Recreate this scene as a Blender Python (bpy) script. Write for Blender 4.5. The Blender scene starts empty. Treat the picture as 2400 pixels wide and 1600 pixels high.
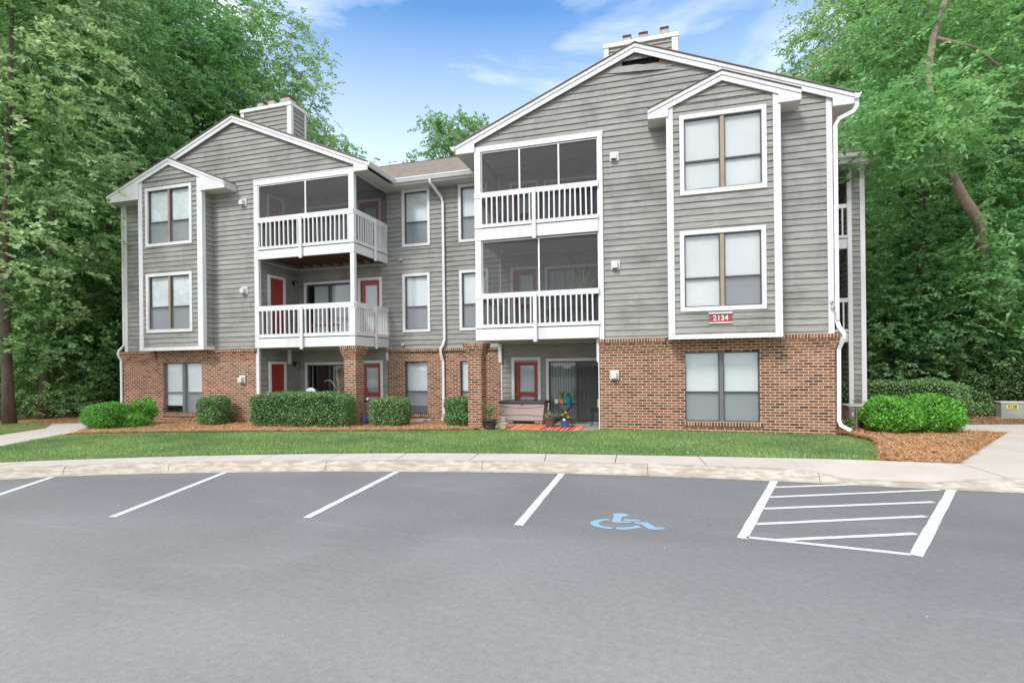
import bpy, bmesh, math, random
import numpy as np
from mathutils import Matrix, Vector

C = bpy.context.scene.collection
S = bpy.context.scene
R = random.Random(7)
rad = math.radians

# ------------------------------------------------------------------ camera
cam_d = bpy.data.cameras.new('camera')
cam = bpy.data.objects.new('camera', cam_d)
C.objects.link(cam)
PHI = math.atan(1 / 3.415)
cam.matrix_world = (Matrix.Translation((0, 0, 1.78)) @ Matrix.Rotation(PHI, 4, 'Z')
                    @ Matrix.Rotation(rad(90), 4, 'X') @ Matrix.Rotation(-math.atan(.012), 4, 'Z'))
cam_d.sensor_width = 36
cam_d.lens = 1230 / 2400 * 36
cam_d.shift_y = 55 / 2400
cam_d.clip_start = .05
cam_d.clip_end = 2000
S.camera = cam

# ------------------------------------------------------------------ light
SUN_EL, SUN_AZ = 43, 200      # azimuth: compass angle clockwise from +Y, the sun stands behind the camera
sd = Vector((math.sin(rad(SUN_AZ)) * math.cos(rad(SUN_EL)), math.cos(rad(SUN_AZ)) * math.cos(rad(SUN_EL)), math.sin(rad(SUN_EL))))
sun_d = bpy.data.lights.new('sun', 'SUN')
sun_d.energy = 1.5
sun_d.angle = rad(14)
sun_d.color = (1, .965, .92)
sun = bpy.data.objects.new('sun', sun_d)
C.objects.link(sun)
sun.rotation_euler = sd.to_track_quat('Z', 'Y').to_euler()

W = bpy.data.worlds.new('World')
S.world = W
W.use_nodes = True
wn, wl = W.node_tree.nodes, W.node_tree.links
wn.clear()
w_out = wn.new('ShaderNodeOutputWorld')
w_bg = wn.new('ShaderNodeBackground')
w_bg.inputs['Strength'].default_value = .15
sky = wn.new('ShaderNodeTexSky')
sky.sky_type = 'NISHITA'
sky.sun_disc = False
sky.sun_elevation = rad(SUN_EL)
sky.sun_rotation = rad(SUN_AZ)
sky.air_density = 1.0
sky.dust_density = 1.2
sky.ozone_density = 1.5
# thin clouds: the sky mixed towards white by noise on the view direction
tc = wn.new('ShaderNodeTexCoord')
mp = wn.new('ShaderNodeMapping')
mp.inputs['Scale'].default_value = (1.3, 1.3, 4.2)
mp.inputs['Location'].default_value = (.45, .2, .35)
nz = wn.new('ShaderNodeTexNoise')
nz.inputs['Scale'].default_value = 1.7
nz.inputs['Detail'].default_value = 8
nz.inputs['Roughness'].default_value = .55
nz.inputs['Distortion'].default_value = .5
rp = wn.new('ShaderNodeValToRGB')
rp.color_ramp.elements[0].position = .42
rp.color_ramp.elements[0].color = (.0, .0, .0, 1)
rp.color_ramp.elements[1].position = .72
rp.color_ramp.elements[1].color = (1, 1, 1, 1)
sep = wn.new('ShaderNodeSeparateXYZ')
hz = wn.new('ShaderNodeMapRange')
hz.inputs['From Min'].default_value = .18
hz.inputs['From Max'].default_value = .56
hz.inputs['To Min'].default_value = 1.0
hz.inputs['To Max'].default_value = 0
add = wn.new('ShaderNodeMath')
add.operation = 'MAXIMUM'
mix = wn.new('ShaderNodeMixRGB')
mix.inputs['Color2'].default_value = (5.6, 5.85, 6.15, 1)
tint = wn.new('ShaderNodeMixRGB')
tint.blend_type = 'MULTIPLY'
tint.inputs['Fac'].default_value = 1
tint.inputs['Color2'].default_value = (.68, 1.04, 1.25, 1)
# added white cloud over the unseen sky behind the camera, neutralises ambient light
ambient_fill = wn.new('ShaderNodeMapRange')
ambient_fill.inputs['From Min'].default_value = .42
ambient_fill.inputs['From Max'].default_value = .10
ambient_fill.inputs['To Min'].default_value = 0
ambient_fill.inputs['To Max'].default_value = .9
wl.new(sep.outputs['Y'], ambient_fill.inputs['Value'])
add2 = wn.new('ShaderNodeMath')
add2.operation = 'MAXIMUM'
wl.new(ambient_fill.outputs['Result'], add2.inputs[0])
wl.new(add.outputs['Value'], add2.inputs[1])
wl.new(tc.outputs['Generated'], mp.inputs['Vector'])
wl.new(mp.outputs['Vector'], nz.inputs['Vector'])
wl.new(nz.outputs['Fac'], rp.inputs['Fac'])
wl.new(tc.outputs['Generated'], sep.inputs['Vector'])
wl.new(sep.outputs['Z'], hz.inputs['Value'])
wl.new(rp.outputs['Color'], add.inputs[0])
wl.new(hz.outputs['Result'], add.inputs[1])
wl.new(sky.outputs['Color'], tint.inputs['Color1'])
wl.new(tint.outputs['Color'], mix.inputs['Color1'])
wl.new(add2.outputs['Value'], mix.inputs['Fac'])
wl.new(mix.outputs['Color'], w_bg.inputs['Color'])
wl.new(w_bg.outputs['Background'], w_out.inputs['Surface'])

S.view_settings.view_transform = 'Standard'
S.view_settings.look = 'None'
S.view_settings.exposure = 0.72
S.view_settings.gamma = 1
S.cycles.max_bounces = 9
S.cycles.diffuse_bounces = 6
S.cycles.glossy_bounces = 3
S.cycles.transmission_bounces = 6
S.cycles.transparent_max_bounces = 12
S.cycles.use_denoising = True


# ------------------------------------------------------------------ materials
def srgb(r, g, b):
    f = lambda u: ((u / 255 + .055) / 1.055) ** 2.4 if u > 10 else u / 255 / 12.92
    return (f(r), f(g), f(b), 1)


MATS = {}


class NT:
    """small node-tree writer"""
    def __init__(self, name):
        m = self.m = bpy.data.materials.new(name)
        m.use_nodes = True
        self.n, self.l = m.node_tree.nodes, m.node_tree.links
        self.n.clear()
        self.out = self.n.new('ShaderNodeOutputMaterial')
        self.p = self.n.new('ShaderNodeBsdfPrincipled')
        self.l.new(self.p.outputs[0], self.out.inputs[0])
        MATS[name] = m

    def node(self, t, **k):
        o = self.n.new('ShaderNode' + t)
        for a, b in k.items():
            if a.startswith('_'):
                setattr(o, a[1:], b)
            else:
                o.inputs[a.replace('__', ' ')].default_value = b
        return o

    def coord(self, scale=(1, 1, 1), rot=(0, 0, 0), space='Object'):
        t = self.node('TexCoord')
        mm = self.node('Mapping')
        mm.inputs['Scale'].default_value = scale
        mm.inputs['Rotation'].default_value = rot
        self.l.new(t.outputs[space], mm.inputs['Vector'])
        return mm.outputs['Vector']

    def noise(self, vec, scale, detail=4, rough=.55, dist=0):
        o = self.node('TexNoise', Scale=scale, Detail=detail, Roughness=rough, Distortion=dist)
        self.l.new(vec, o.inputs['Vector'])
        return o.outputs['Fac']

    def ramp(self, fac, stops):
        o = self.node('ValToRGB')
        cr = o.color_ramp
        while len(cr.elements) < len(stops):
            cr.elements.new(.5)
        for e, (p, c) in zip(cr.elements, stops):
            e.position = p
            e.color = c if len(c) == 4 else (*c, 1)
        self.l.new(fac, o.inputs['Fac'])
        return o.outputs['Color']

    def mix(self, a, b, fac, mode='MIX'):
        o = self.node('MixRGB', _blend_type=mode)
        for s, v in (('Color1', a), ('Color2', b), ('Fac', fac)):
            if hasattr(v, 'is_output'):
                self.l.new(v, o.inputs[s])
            else:
                o.inputs[s].default_value = v
        return o.outputs['Color']

    def bump(self, h, strength=.3, dist=.01):
        o = self.node('Bump', Strength=strength, Distance=dist)
        self.l.new(h, o.inputs['Height'])
        self.l.new(o.outputs['Normal'], self.p.inputs['Normal'])
        return o

    def base(self, c):
        if hasattr(c, 'is_output'):
            self.l.new(c, self.p.inputs['Base Color'])
        else:
            self.p.inputs['Base Color'].default_value = c

    def set(self, rough=.6, metal=0, spec=.5):
        self.p.inputs['Roughness'].default_value = rough
        self.p.inputs['Metallic'].default_value = metal
        self.p.inputs['Specular IOR Level'].default_value = spec
        return self


def gray(v):
    return (v, v, v, 1)


def simple(name, col, rough=.6, var=.12, scale=6, metal=0, spec=.5, stretch=(1, 1, 1), bump=.05, bscale=60):
    t = NT(name).set(rough, metal, spec)
    v = t.coord(stretch)
    n = t.noise(v, scale, 5)
    t.base(t.mix(col, t.ramp(n, [(.3, gray(1 - var)), (.7, gray(1 + 0 * var))]), 1, 'MULTIPLY'))
    if bump:
        t.bump(t.noise(v, bscale, 3), bump, .005)
    return t.m


# clapboard: weathered grey-green wood
t = NT('clapboard').set(.75, 0, .25)
g = t.noise(t.coord((1.2, 1.2, 26)), 3, 6, .65)
st = t.noise(t.coord((1, 1, .8)), 1.1, 5, .6, .4)
isl = t.node('NewGeometry')
bc = t.ramp(g, [(.28, (.245, .243, .222, 1)), (.5, (.335, .332, .305, 1)), (.72, (.44, .43, .40, 1))])
bv = t.ramp(isl.outputs['Random Per Island'], [(0, gray(.88)), (.5, gray(.98)), (1, gray(1.0))])
bc = t.mix(bc, bv, 1, 'MULTIPLY')
g2 = t.noise(t.coord((.55, .55, 9)), 1.7, 5, .7, .2)
bc = t.mix(bc, t.ramp(g2, [(.32, (.74, .735, .73, 1)), (.5, gray(1)), (.7, (1.12, 1.11, 1.08, 1))]), .8, 'MULTIPLY')
bc = t.mix(bc, t.ramp(st, [(.33, (.72, .71, .70, 1)), (.52, gray(1)), (.8, (1.08, 1.06, 1.01, 1))]), .85, 'MULTIPLY')
kn = t.node('TexVoronoi', Scale=2.2)
t.l.new(t.coord((1, 1, 1.6)), kn.inputs['Vector'])
bc = t.mix(bc, t.ramp(kn.outputs['Distance'], [(.02, gray(.72)), (.05, gray(1))]), 1, 'MULTIPLY')
t.base(bc)
t.bump(g, .25, .006)

# white painted trim
t = NT('white_trim').set(.5, 0, .35)
v = t.coord((1, 1, .35))
a = t.noise(v, 2.3, 6, .6)
b = t.noise(t.coord(), 22, 3)
c = t.mix((.76, .76, .765, 1), t.ramp(a, [(.3, (.88, .87, .85, 1)), (.55, gray(1))]), 1, 'MULTIPLY')
t.base(t.mix(c, t.ramp(b, [(.25, gray(.9)), (.45, gray(1))]), .6, 'MULTIPLY'))
t.bump(b, .06, .004)

simple('soffit_paint', (.60, .58, .545, 1), .6, .12, 2)
simple('aluminium_gutter', (.80, .80, .80, 1), .35, .12, 3)
simple('dark_frame', (.075, .072, .07, 1), .4, .1)
simple('grey_frame', (.17, .17, .175, 1), .4, .1)
simple('tan_frame', (.40, .31, .22, 1), .5, .25, 8, stretch=(1, 1, .3))
simple('red_paint', (.36, .048, .034, 1), .38, .12, 3)
simple('vinyl_blind', (.74, .76, .76, 1), .7, .05, 2, bump=0)
simple('roller_shade', (.70, .69, .665, 1), .8, .1, 1.3, bump=0)
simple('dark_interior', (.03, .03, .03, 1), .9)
simple('black_metal', (.015, .015, .016, 1), .45, metal=.4)
simple('plastic_dark', (.03, .031, .03, 1), .35)
simple('raw_lumber', (.50, .24, .12, 1), .8, .3, 9, stretch=(1, 1, .2))
simple('deck_wood', (.17, .085, .06, 1), .8, .35, 5, stretch=(3, .4, 1))
simple('chimney_crown', (.50, .46, .41, 1), .9, .35, 7)
simple('clay_flue', (.10, .068, .052, 1), .9, .5, 9)
simple('galvanised', (.46, .46, .46, 1), .4, .2, 6, metal=.6)
simple('vent_plastic', (.68, .68, .67, 1), .5, .2, 9)
simple('brass_dark', (.05, .04, .03, 1), .4, metal=.6)
simple('steel_knob', (.7, .7, .68, 1), .2, .05, metal=1)

# bricks: u = x + y so both wall directions carry the bond
def brick(name, w, h, dirt=False):
    t = NT(name).set(.85, 0, .2)
    tc_ = t.node('TexCoord')
    sp = t.node('SeparateXYZ')
    t.l.new(tc_.outputs['Object'], sp.inputs[0])
    ad = t.node('Math', _operation='ADD')
    t.l.new(sp.outputs['X'], ad.inputs[0])
    t.l.new(sp.outputs['Y'], ad.inputs[1])
    cb = t.node('CombineXYZ')
    t.l.new(ad.outputs[0], cb.inputs['X'])
    t.l.new(sp.outputs['Z'], cb.inputs['Y'])
    br = t.node('TexBrick', _offset=.5, Scale=1, Bias=0)
    br.inputs['Mortar Size'].default_value = .0078
    br.inputs['Mortar Smooth'].default_value = .15
    br.inputs['Brick Width'].default_value = w
    br.inputs['Row Height'].default_value = h
    br.inputs['Color1'].default_value = (0, 0, 0, 1)
    br.inputs['Color2'].default_value = (1, 1, 1, 1)
    br.inputs['Mortar'].default_value = (.5, .5, .5, 1)
    t.l.new(cb.outputs[0], br.inputs['Vector'])
    col = t.ramp(br.outputs['Color'], [(0, (.075, .038, .026, 1)), (.14, (.165, .068, .040, 1)), (.45, (.225, .093, .054, 1)),
                                       (.75, (.275, .122, .072, 1)), (1, (.34, .165, .100, 1))])
    n = t.noise(t.coord(), 38, 5, .7)
    col = t.mix(col, t.ramp(n, [(.3, gray(.72)), (.62, gray(1.12))]), .75, 'MULTIPLY')
    big = t.noise(t.coord(), .9, 4)
    col = t.mix(col, t.ramp(big, [(.3, (.86, .84, .83, 1)), (.7, (1.06, 1.03, 1.0, 1))]), .7, 'MULTIPLY')
    mort = t.mix((.70, .565, .43, 1), t.ramp(n, [(.3, gray(.75)), (.6, gray(1))]), 1, 'MULTIPLY')
    t.base(t.mix(col, mort, br.outputs['Fac']))
    inv = t.node('Math', _operation='SUBTRACT')
    inv.inputs[0].default_value = 1
    t.l.new(br.outputs['Fac'], inv.inputs[1])
    hh = t.node('Math', _operation='MULTIPLY_ADD')
    t.l.new(n, hh.inputs[0])
    hh.inputs[1].default_value = .35
    t.l.new(inv.outputs[0], hh.inputs[2])
    t.bump(hh.outputs[0], .6, .006)
    return t.m


brick('brick', .2032, .0677)
brick('brick_rowlock', .0677, .50)

# shingles
t = NT('shingles').set(.95, 0, .1)
v = t.coord()
a = t.noise(v, 60, 4, .8)
vo = t.node('TexVoronoi', Scale=5)
t.l.new(t.coord((1.3, 3.2, 3.2)), vo.inputs['Vector'])
c = t.ramp(a, [(.3, (.16, .13, .11, 1)), (.55, (.31, .26, .225, 1)), (.75, (.44, .38, .33, 1))])
t.base(t.mix(c, t.ramp(vo.outputs['Color'], [(.2, gray(.72)), (.8, gray(1.1))]), .8, 'MULTIPLY'))
t.bump(a, .5, .01)
simple('shingle_edge', (.10, .075, .06, 1), .95, .3, 30)

# asphalt
t = NT('asphalt').set(.86, 0, .28)
v = t.coord()
fine = t.noise(v, 75, 6, .85)
med = t.noise(v, 17, 5, .65)
big = t.noise(t.coord((.6, 1, 1)), .42, 4, .55, .6)
streak = t.noise(t.coord((.35, 2.4, 1)), 1.1, 5, .6, .3)
spr = t.node('SeparateXYZ')
t.l.new(v, spr.inputs[0])
sealed = t.node('MapRange', **{'From__Min': 2.6, 'From__Max': 6.2})
t.l.new(spr.outputs['Y'], sealed.inputs['Value'])
old = (.300, .293, .285, 1)
new = (.205, .201, .206, 1)
c = t.mix(old, new, sealed.outputs[0])
c = t.mix(c, t.ramp(fine, [(.28, gray(.66)), (.5, gray(1)), (.74, gray(1.36))]), .8, 'MULTIPLY')
c = t.mix(c, t.ramp(med, [(.3, gray(.86)), (.7, gray(1.12))]), .8, 'MULTIPLY')
c = t.mix(c, t.ramp(big, [(.33, gray(.86)), (.68, gray(1.12))]), 1, 'MULTIPLY')
c = t.mix(c, t.ramp(streak, [(.60, gray(1)), (.78, (1.30, 1.29, 1.28, 1))]), .7, 'MULTIPLY')
sk = t.node('TexVoronoi', Scale=24)
t.l.new(v, sk.inputs['Vector'])
c = t.mix((.62, .60, .56, 1), c, t.ramp(sk.outputs['Distance'], [(.035, gray(0)), (.07, gray(1))]))
t.base(c)
t.bump(fine, .55, .006)

# worn road paint
def paint(name, col, wear=.40):
    t = NT(name).set(.6, 0, .3)
    v = t.coord()
    a = t.noise(v, 22, 6, .75)
    b = t.noise(v, 120, 3, .7)
    c = t.mix(col, t.ramp(b, [(.3, gray(.82)), (.6, gray(1))]), .8, 'MULTIPLY')
    t.base(t.mix((.19, .19, .2, 1), c, t.ramp(a, [(wear - .09, gray(0)), (wear - .05, gray(1))])))
    t.bump(b, .2, .003)


paint('white_road_paint', (.76, .76, .75, 1), .455)
paint('blue_road_paint', (.30, .47, .62, 1), .45)

# concrete
def concrete(name, col, stain=.3, streaks=False):
    t = NT(name).set(.85, 0, .25)
    v = t.coord()
    a = t.noise(v, 1.4, 6, .6)
    b = t.noise(v, 90, 4, .7)
    c = t.mix(col, t.ramp(a, [(.3, (1 - stain, 1 - stain * 1.1, 1 - stain * 1.25, 1)), (.62, gray(1))]), 1, 'MULTIPLY')
    c = t.mix(c, t.ramp(b, [(.3, gray(.86)), (.6, gray(1.03))]), .8, 'MULTIPLY')
    if streaks:
        d = t.noise(t.coord((1.2, 1.2, 7)), 3.4, 5, .65)
        c = t.mix(c, t.ramp(d, [(.42, (.56, .49, .39, 1)), (.60, gray(1))]), .65, 'MULTIPLY')
    t.base(c)
    t.bump(b, .25, .004)


concrete('sidewalk_concrete', (.63, .56, .50, 1), .12)
concrete('kerb_concrete', (.58, .53, .465, 1), .12, True)
concrete('patio_concrete', (.42, .41, .35, 1), .2)
concrete('joint_dirt', (.10, .085, .06, 1), .3)

# ground cloths
def soil(name, a_, b_, c_, scale=30):
    t = NT(name).set(.95, 0, .1)
    v = t.coord()
    n = t.noise(v, scale, 6, .75, .5)
    m = t.noise(v, 1.3, 4)
    c = t.ramp(n, [(.3, a_), (.5, b_), (.7, c_)])
    t.base(t.mix(c, t.ramp(m, [(.3, gray(.8)), (.7, gray(1.1))]), .8, 'MULTIPLY'))
    t.bump(n, .8, .02)


soil('lawn_soil', (.08, .14, .05, 1), (.12, .20, .07, 1), (.17, .26, .10, 1), 60)
soil('pine_straw_bed', (.20, .11, .065, 1), (.38, .22, .135, 1), (.50, .32, .21, 1), 45)
soil('forest_soil', (.03, .025, .015, 1), (.07, .055, .035, 1), (.06, .085, .035, 1), 8)
soil('dark_mulch', (.10, .05, .035, 1), (.19, .105, .075, 1), (.27, .16, .11, 1), 30)


def leafy(name, cols, trans=.3, rough=.42, tint=.18, spec=.45):
    t = NT(name).set(rough, 0, spec)
    ge = t.node('NewGeometry')
    oi = t.node('ObjectInfo')
    n = len(cols)
    c = t.ramp(ge.outputs['Random Per Island'], [(i / (n - 1), (*k, 1)) for i, k in enumerate(cols)])
    v = t.coord()
    c = t.mix(c, t.ramp(t.noise(v, .55, 3), [(.32, (1 - tint, 1 - tint * .75, 1 - tint, 1)), (.68, (1 + tint, 1 + tint * .8, 1, 1))]), 1, 'MULTIPLY')
    c = t.mix(c, t.ramp(oi.outputs['Random'], [(0, (.86, .93, .90, 1)), (.5, (1, 1, 1, 1)), (1, (1.12, 1.05, .92, 1))]), .8, 'MULTIPLY')
    t.base(c)
    if trans:
        tr = t.node('BsdfTranslucent')
        t.l.new(t.mix(c, (1.3, 1.5, .85, 1), .7, 'MULTIPLY'), tr.inputs['Color'])
        ms = t.node('MixShader', Fac=trans)
        t.l.new(t.p.outputs[0], ms.inputs[1])
        t.l.new(tr.outputs[0], ms.inputs[2])
        t.l.new(ms.outputs[0], t.out.inputs[0])
    return t.m


leafy('tree_leaves', [(0.138, 0.243, 0.119), (0.222, 0.378, 0.169), (0.314, 0.499, 0.236), (0.479, 0.635, 0.372)], .4, .45)
leafy('tree_leaves_grey', [(0.192, 0.307, 0.171), (0.309, 0.438, 0.261), (0.444, 0.584, 0.375), (0.618, 0.720, 0.506)], .4, .45)
leafy('tree_leaves_bright', [(0.138, 0.290, 0.142), (0.221, 0.428, 0.196), (0.303, 0.529, 0.261), (0.440, 0.605, 0.393)], .4, .45)
leafy('hedge_leaves', [(0.049, 0.109, 0.041), (0.107, 0.224, 0.073), (0.198, 0.371, 0.123), (0.496, 0.650, 0.349)], .2, .3, .14, .55)
leafy('box_leaves', [(0.058, 0.195, 0.024), (0.114, 0.365, 0.047), (0.194, 0.511, 0.079), (0.309, 0.633, 0.189)], .3, .4, .1)
leafy('grass_blades', [(0.127, 0.237, 0.096), (0.197, 0.345, 0.141), (0.277, 0.428, 0.194), (0.462, 0.492, 0.259)], .3, .5, .34)
leafy('pine_needles', [(0.285, 0.140, 0.073), (0.499, 0.270, 0.146), (0.689, 0.400, 0.232), (0.720, 0.562, 0.358)], 0, .7, .12, .2)
leafy('dry_twigs', [(.26, .18, .11), (.42, .33, .24), (.50, .42, .33)], 0, .8, .1)
leafy('pot_plant_leaves', [(.03, .08, .02), (.06, .14, .03), (.10, .22, .05), (.18, .30, .08)], .2)

simple('bark', (.155, .115, .085, 1), .95, .55, 5, stretch=(4, 4, .7), bump=.9, bscale=9)
simple('bark_pale', (.42, .32, .25, 1), .95, .5, 5, stretch=(4, 4, .7), bump=.9, bscale=9)

# panes
def glass(name, tint, refl=.09, rough=.03):
    t = NT(name)
    fr = t.node('LayerWeight', Blend=.5)
    pw = t.node('Math', _operation='POWER')
    t.l.new(fr.outputs['Facing'], pw.inputs[0])
    pw.inputs[1].default_value = 4
    gl = t.node('BsdfGlossy', Roughness=rough)
    gl.inputs['Color'].default_value = (.95, .97, 1, 1)
    tr = t.node('BsdfTransparent')
    tr.inputs['Color'].default_value = (tint[0], tint[1], tint[2], 1)
    nb = t.noise(t.coord(), 1.4, 3)
    bp = t.node('Bump', Strength=.05, Distance=.05)
    t.l.new(nb, bp.inputs['Height'])
    t.l.new(bp.outputs['Normal'], gl.inputs['Normal'])
    mr = t.node('Math', _operation='MULTIPLY_ADD')
    t.l.new(pw.outputs[0], mr.inputs[0])
    mr.inputs[1].default_value = .8
    mr.inputs[2].default_value = refl
    ms = t.node('MixShader')
    t.l.new(mr.outputs[0], ms.inputs[0])
    t.l.new(tr.outputs[0], ms.inputs[1])
    t.l.new(gl.outputs[0], ms.inputs[2])
    t.l.new(ms.outputs[0], t.out.inputs[0])


glass('window_glass', (.93, .955, .96))
glass('door_glass', (.8, .85, .85))


def screen(name, col, opac):
    t = NT(name)
    df = t.node('BsdfDiffuse')
    df.inputs['Color'].default_value = (*col, 1)
    tr = t.node('BsdfTransparent')
    ms = t.node('MixShader', Fac=opac)
    t.l.new(tr.outputs[0], ms.inputs[1])
    t.l.new(df.outputs[0], ms.inputs[2])
    t.l.new(ms.outputs[0], t.out.inputs[0])


screen('window_screen', (.23, .24, .26), .50)
screen('porch_screen', (.115, .112, .115), .52)


# ------------------------------------------------------------------ mesh helpers
WLOC = {}


def wloc(o):
    return WLOC.get(o.name, Vector((0, 0, 0))) if o else Vector((0, 0, 0))


def link(o, parent=None, loc=(0, 0, 0)):
    C.objects.link(o)
    o.location = loc
    if parent is not None:
        o.parent = parent
        WLOC[o.name] = wloc(parent) + Vector(loc)
    else:
        WLOC[o.name] = Vector(loc)
    return o


def tag(o, label=None, cat=None, group=None, kind=None):
    if label: o['label'] = label
    if cat: o['category'] = cat
    if group: o['group'] = group
    if kind: o['kind'] = kind
    return o


def thing(name, label, cat, loc, group=None):
    o = bpy.data.objects.new(name, None)
    o.empty_display_size = .2
    link(o, None, loc)
    return tag(o, label, cat, group)


class MB:
    """collects shapes in world coordinates; build() links them as ONE mesh"""
    def __init__(self):
        self.v, self.f = [], []

    def poly(self, pts):
        n = len(self.v)
        self.v += [tuple(p) for p in pts]
        self.f.append(tuple(range(n, n + len(pts))))

    def box(self, x0, x1, y0, y1, z0, z1):
        n = len(self.v)
        self.v += [(x, y, z) for z in (z0, z1) for y in (y0, y1) for x in (x0, x1)]
        self.f += [tuple(n + i for i in q) for q in ((0, 2, 3, 1), (4, 5, 7, 6), (0, 1, 5, 4), (2, 6, 7, 3), (0, 4, 6, 2), (1, 3, 7, 5))]
        return self

    def _prism(self, a, b):
        n, k = len(self.v), len(a)
        self.v += a + b
        self.f += [tuple(range(n, n + k)), tuple(range(n + 2 * k - 1, n + k - 1, -1))]
        for i in range(k):
            j = (i + 1) % k
            self.f.append((n + i, n + k + i, n + k + j, n + j))
        return self

    def pxz(self, poly, y0, y1):
        return self._prism([(x, y0, z) for x, z in poly], [(x, y1, z) for x, z in poly])

    def pxy(self, poly, z0, z1):
        return self._prism([(x, y, z0) for x, y in poly], [(x, y, z1) for x, y in poly])

    def pyz(self, poly, x0, x1):
        return self._prism([(x0, y, z) for y, z in poly], [(x1, y, z) for y, z in poly])

    def tube(self, pts, r, n=8, flat=None, cap=True):
        """r: radius, or list of radii; flat=(w,d) rectangular section"""
        pts = [Vector(p) for p in pts]
        rs = r if isinstance(r, (list, tuple)) else [r] * len(pts)
        rings = []
        up = None
        for i, p in enumerate(pts):
            d = (pts[min(i + 1, len(pts) - 1)] - pts[max(i - 1, 0)]).normalized()
            if up is None:
                up = Vector((0, 1, 0)) if abs(d.y) < .9 else Vector((1, 0, 0))
            a = d.cross(up).normalized()
            b = a.cross(d).normalized()
            up = b
            s = len(self.v)
            if flat:
                for u, w in ((-1, -1), (1, -1), (1, 1), (-1, 1)):
                    self.v.append(tuple(p + a * u * flat[0] / 2 + b * w * flat[1] / 2))
                m = 4
            else:
                for k in range(n):
                    an = 2 * math.pi * k / n
                    self.v.append(tuple(p + (a * math.cos(an) + b * math.sin(an)) * rs[i]))
                m = n
            rings.append(s)
        for q in range(len(rings) - 1):
            for k in range(m):
                k2 = (k + 1) % m
                self.f.append((rings[q] + k, rings[q] + k2, rings[q + 1] + k2, rings[q + 1] + k))
        if cap:
            self.f.append(tuple(rings[0] + k for k in range(m))[::-1])
            self.f.append(tuple(rings[-1] + k for k in range(m)))
        return self

    def lathe(self, c, prof, n=24, square=False):
        """prof: (radius, z) pairs, closed top and bottom"""
        s = len(self.v)
        for r, z in prof:
            for k in range(n):
                an = 2 * math.pi * (k + .5) / n
                q = 1
                if square:
                    q = 1 / max(abs(math.cos(an)), abs(math.sin(an))) ** .85
                self.v.append((c[0] + r * q * math.cos(an), c[1] + r * q * math.sin(an), c[2] + z))
        m = len(prof)
        for i in range(m - 1):
            for k in range(n):
                k2 = (k + 1) % n
                self.f.append((s + i * n + k, s + i * n + k2, s + (i + 1) * n + k2, s + (i + 1) * n + k))
        self.f.append(tuple(s + k for k in range(n))[::-1])
        self.f.append(tuple(s + (m - 1) * n + k for k in range(n)))
        return self

    def build(self, name, mat, parent=None, smooth=False, bevel=0, loc=None):
        base = wloc(parent) if parent is not None else Vector(loc or (0, 0, 0))
        me = bpy.data.meshes.new(name)
        bx, by, bz = base
        me.from_pydata([(x - bx, y - by, z - bz) for x, y, z in self.v], [], self.f)
        me.materials.append(MATS[mat])
        bm = bmesh.new()
        bm.from_mesh(me)
        bmesh.ops.recalc_face_normals(bm, faces=bm.faces)
        bm.to_mesh(me)
        bm.free()
        if smooth:
            me.polygons.foreach_set('use_smooth', [True] * len(me.polygons))
        o = bpy.data.objects.new(name, me)
        link(o, parent, (0, 0, 0) if parent is not None else (loc or (0, 0, 0)))
        if bevel:
            m = o.modifiers.new('bevel', 'BEVEL')
            m.width = bevel
            m.segments = 2
            m.limit_method = 'ANGLE'
        return o


def npmesh(name, verts, faces, mat, parent=None, loc=(0, 0, 0)):
    """verts (n,3), faces (m,k) arrays, coordinates relative to loc/parent"""
    me = bpy.data.meshes.new(name)
    k = faces.shape[1]
    me.vertices.add(len(verts))
    me.vertices.foreach_set('co', verts.astype(np.float32).ravel())
    me.loops.add(faces.size)
    me.loops.foreach_set('vertex_index', faces.astype(np.int32).ravel())
    me.polygons.add(len(faces))
    me.polygons.foreach_set('loop_start', np.arange(0, faces.size, k, dtype=np.int32))
    me.update(calc_edges=True)
    me.validate()
    me.materials.append(MATS[mat])
    o = bpy.data.objects.new(name, me)
    return link(o, parent, loc)


def leaves_mesh(cen, dirv, nor, L, Wd, fold=.25):
    """folded rhombic leaves: 4 verts, 2 triangles sharing the midrib"""
    n = len(cen)
    dirv = dirv / np.linalg.norm(dirv, axis=1, keepdims=True)
    side = np.cross(dirv, nor)
    side /= np.linalg.norm(side, axis=1, keepdims=True) + 1e-9
    nn = np.cross(side, dirv)
    L = np.broadcast_to(np.asarray(L, float).reshape(-1, 1), (n, 1))
    Wd = np.broadcast_to(np.asarray(Wd, float).reshape(-1, 1), (n, 1))
    v = np.empty((n, 4, 3))
    v[:, 0] = cen
    v[:, 1] = cen + dirv * L * .45 + side * Wd * .5 + nn * Wd * fold
    v[:, 2] = cen + dirv * L
    v[:, 3] = cen + dirv * L * .45 - side * Wd * .5 + nn * Wd * fold
    b = np.arange(n)[:, None] * 4
    f = np.concatenate([b + [0, 1, 2], b + [0, 2, 3]], 0)
    return v.reshape(-1, 3), f

# ================================================================== GROUND
def gh(x, y):
    """height of lawn and beds"""
    t_ = min(max((-6 - x) / 8, 0), 1)
    return .135 - .012 * (y - 9) - .05 * t_ * t_ * (3 - 2 * t_)


def interp(pts, x):
    if x <= pts[0][0]: return pts[0][1]
    for (a, b), (c_, d) in zip(pts, pts[1:]):
        if x <= c_: return b + (d - b) * (x - a) / (c_ - a)
    return pts[-1][1]


g = MB()
g.poly([(-400, -400, -.03), (400, -400, -.03), (400, 400, -.03), (-400, 400, -.03)])
tag(g.build('ground', 'forest_soil'), kind='structure')

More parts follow.
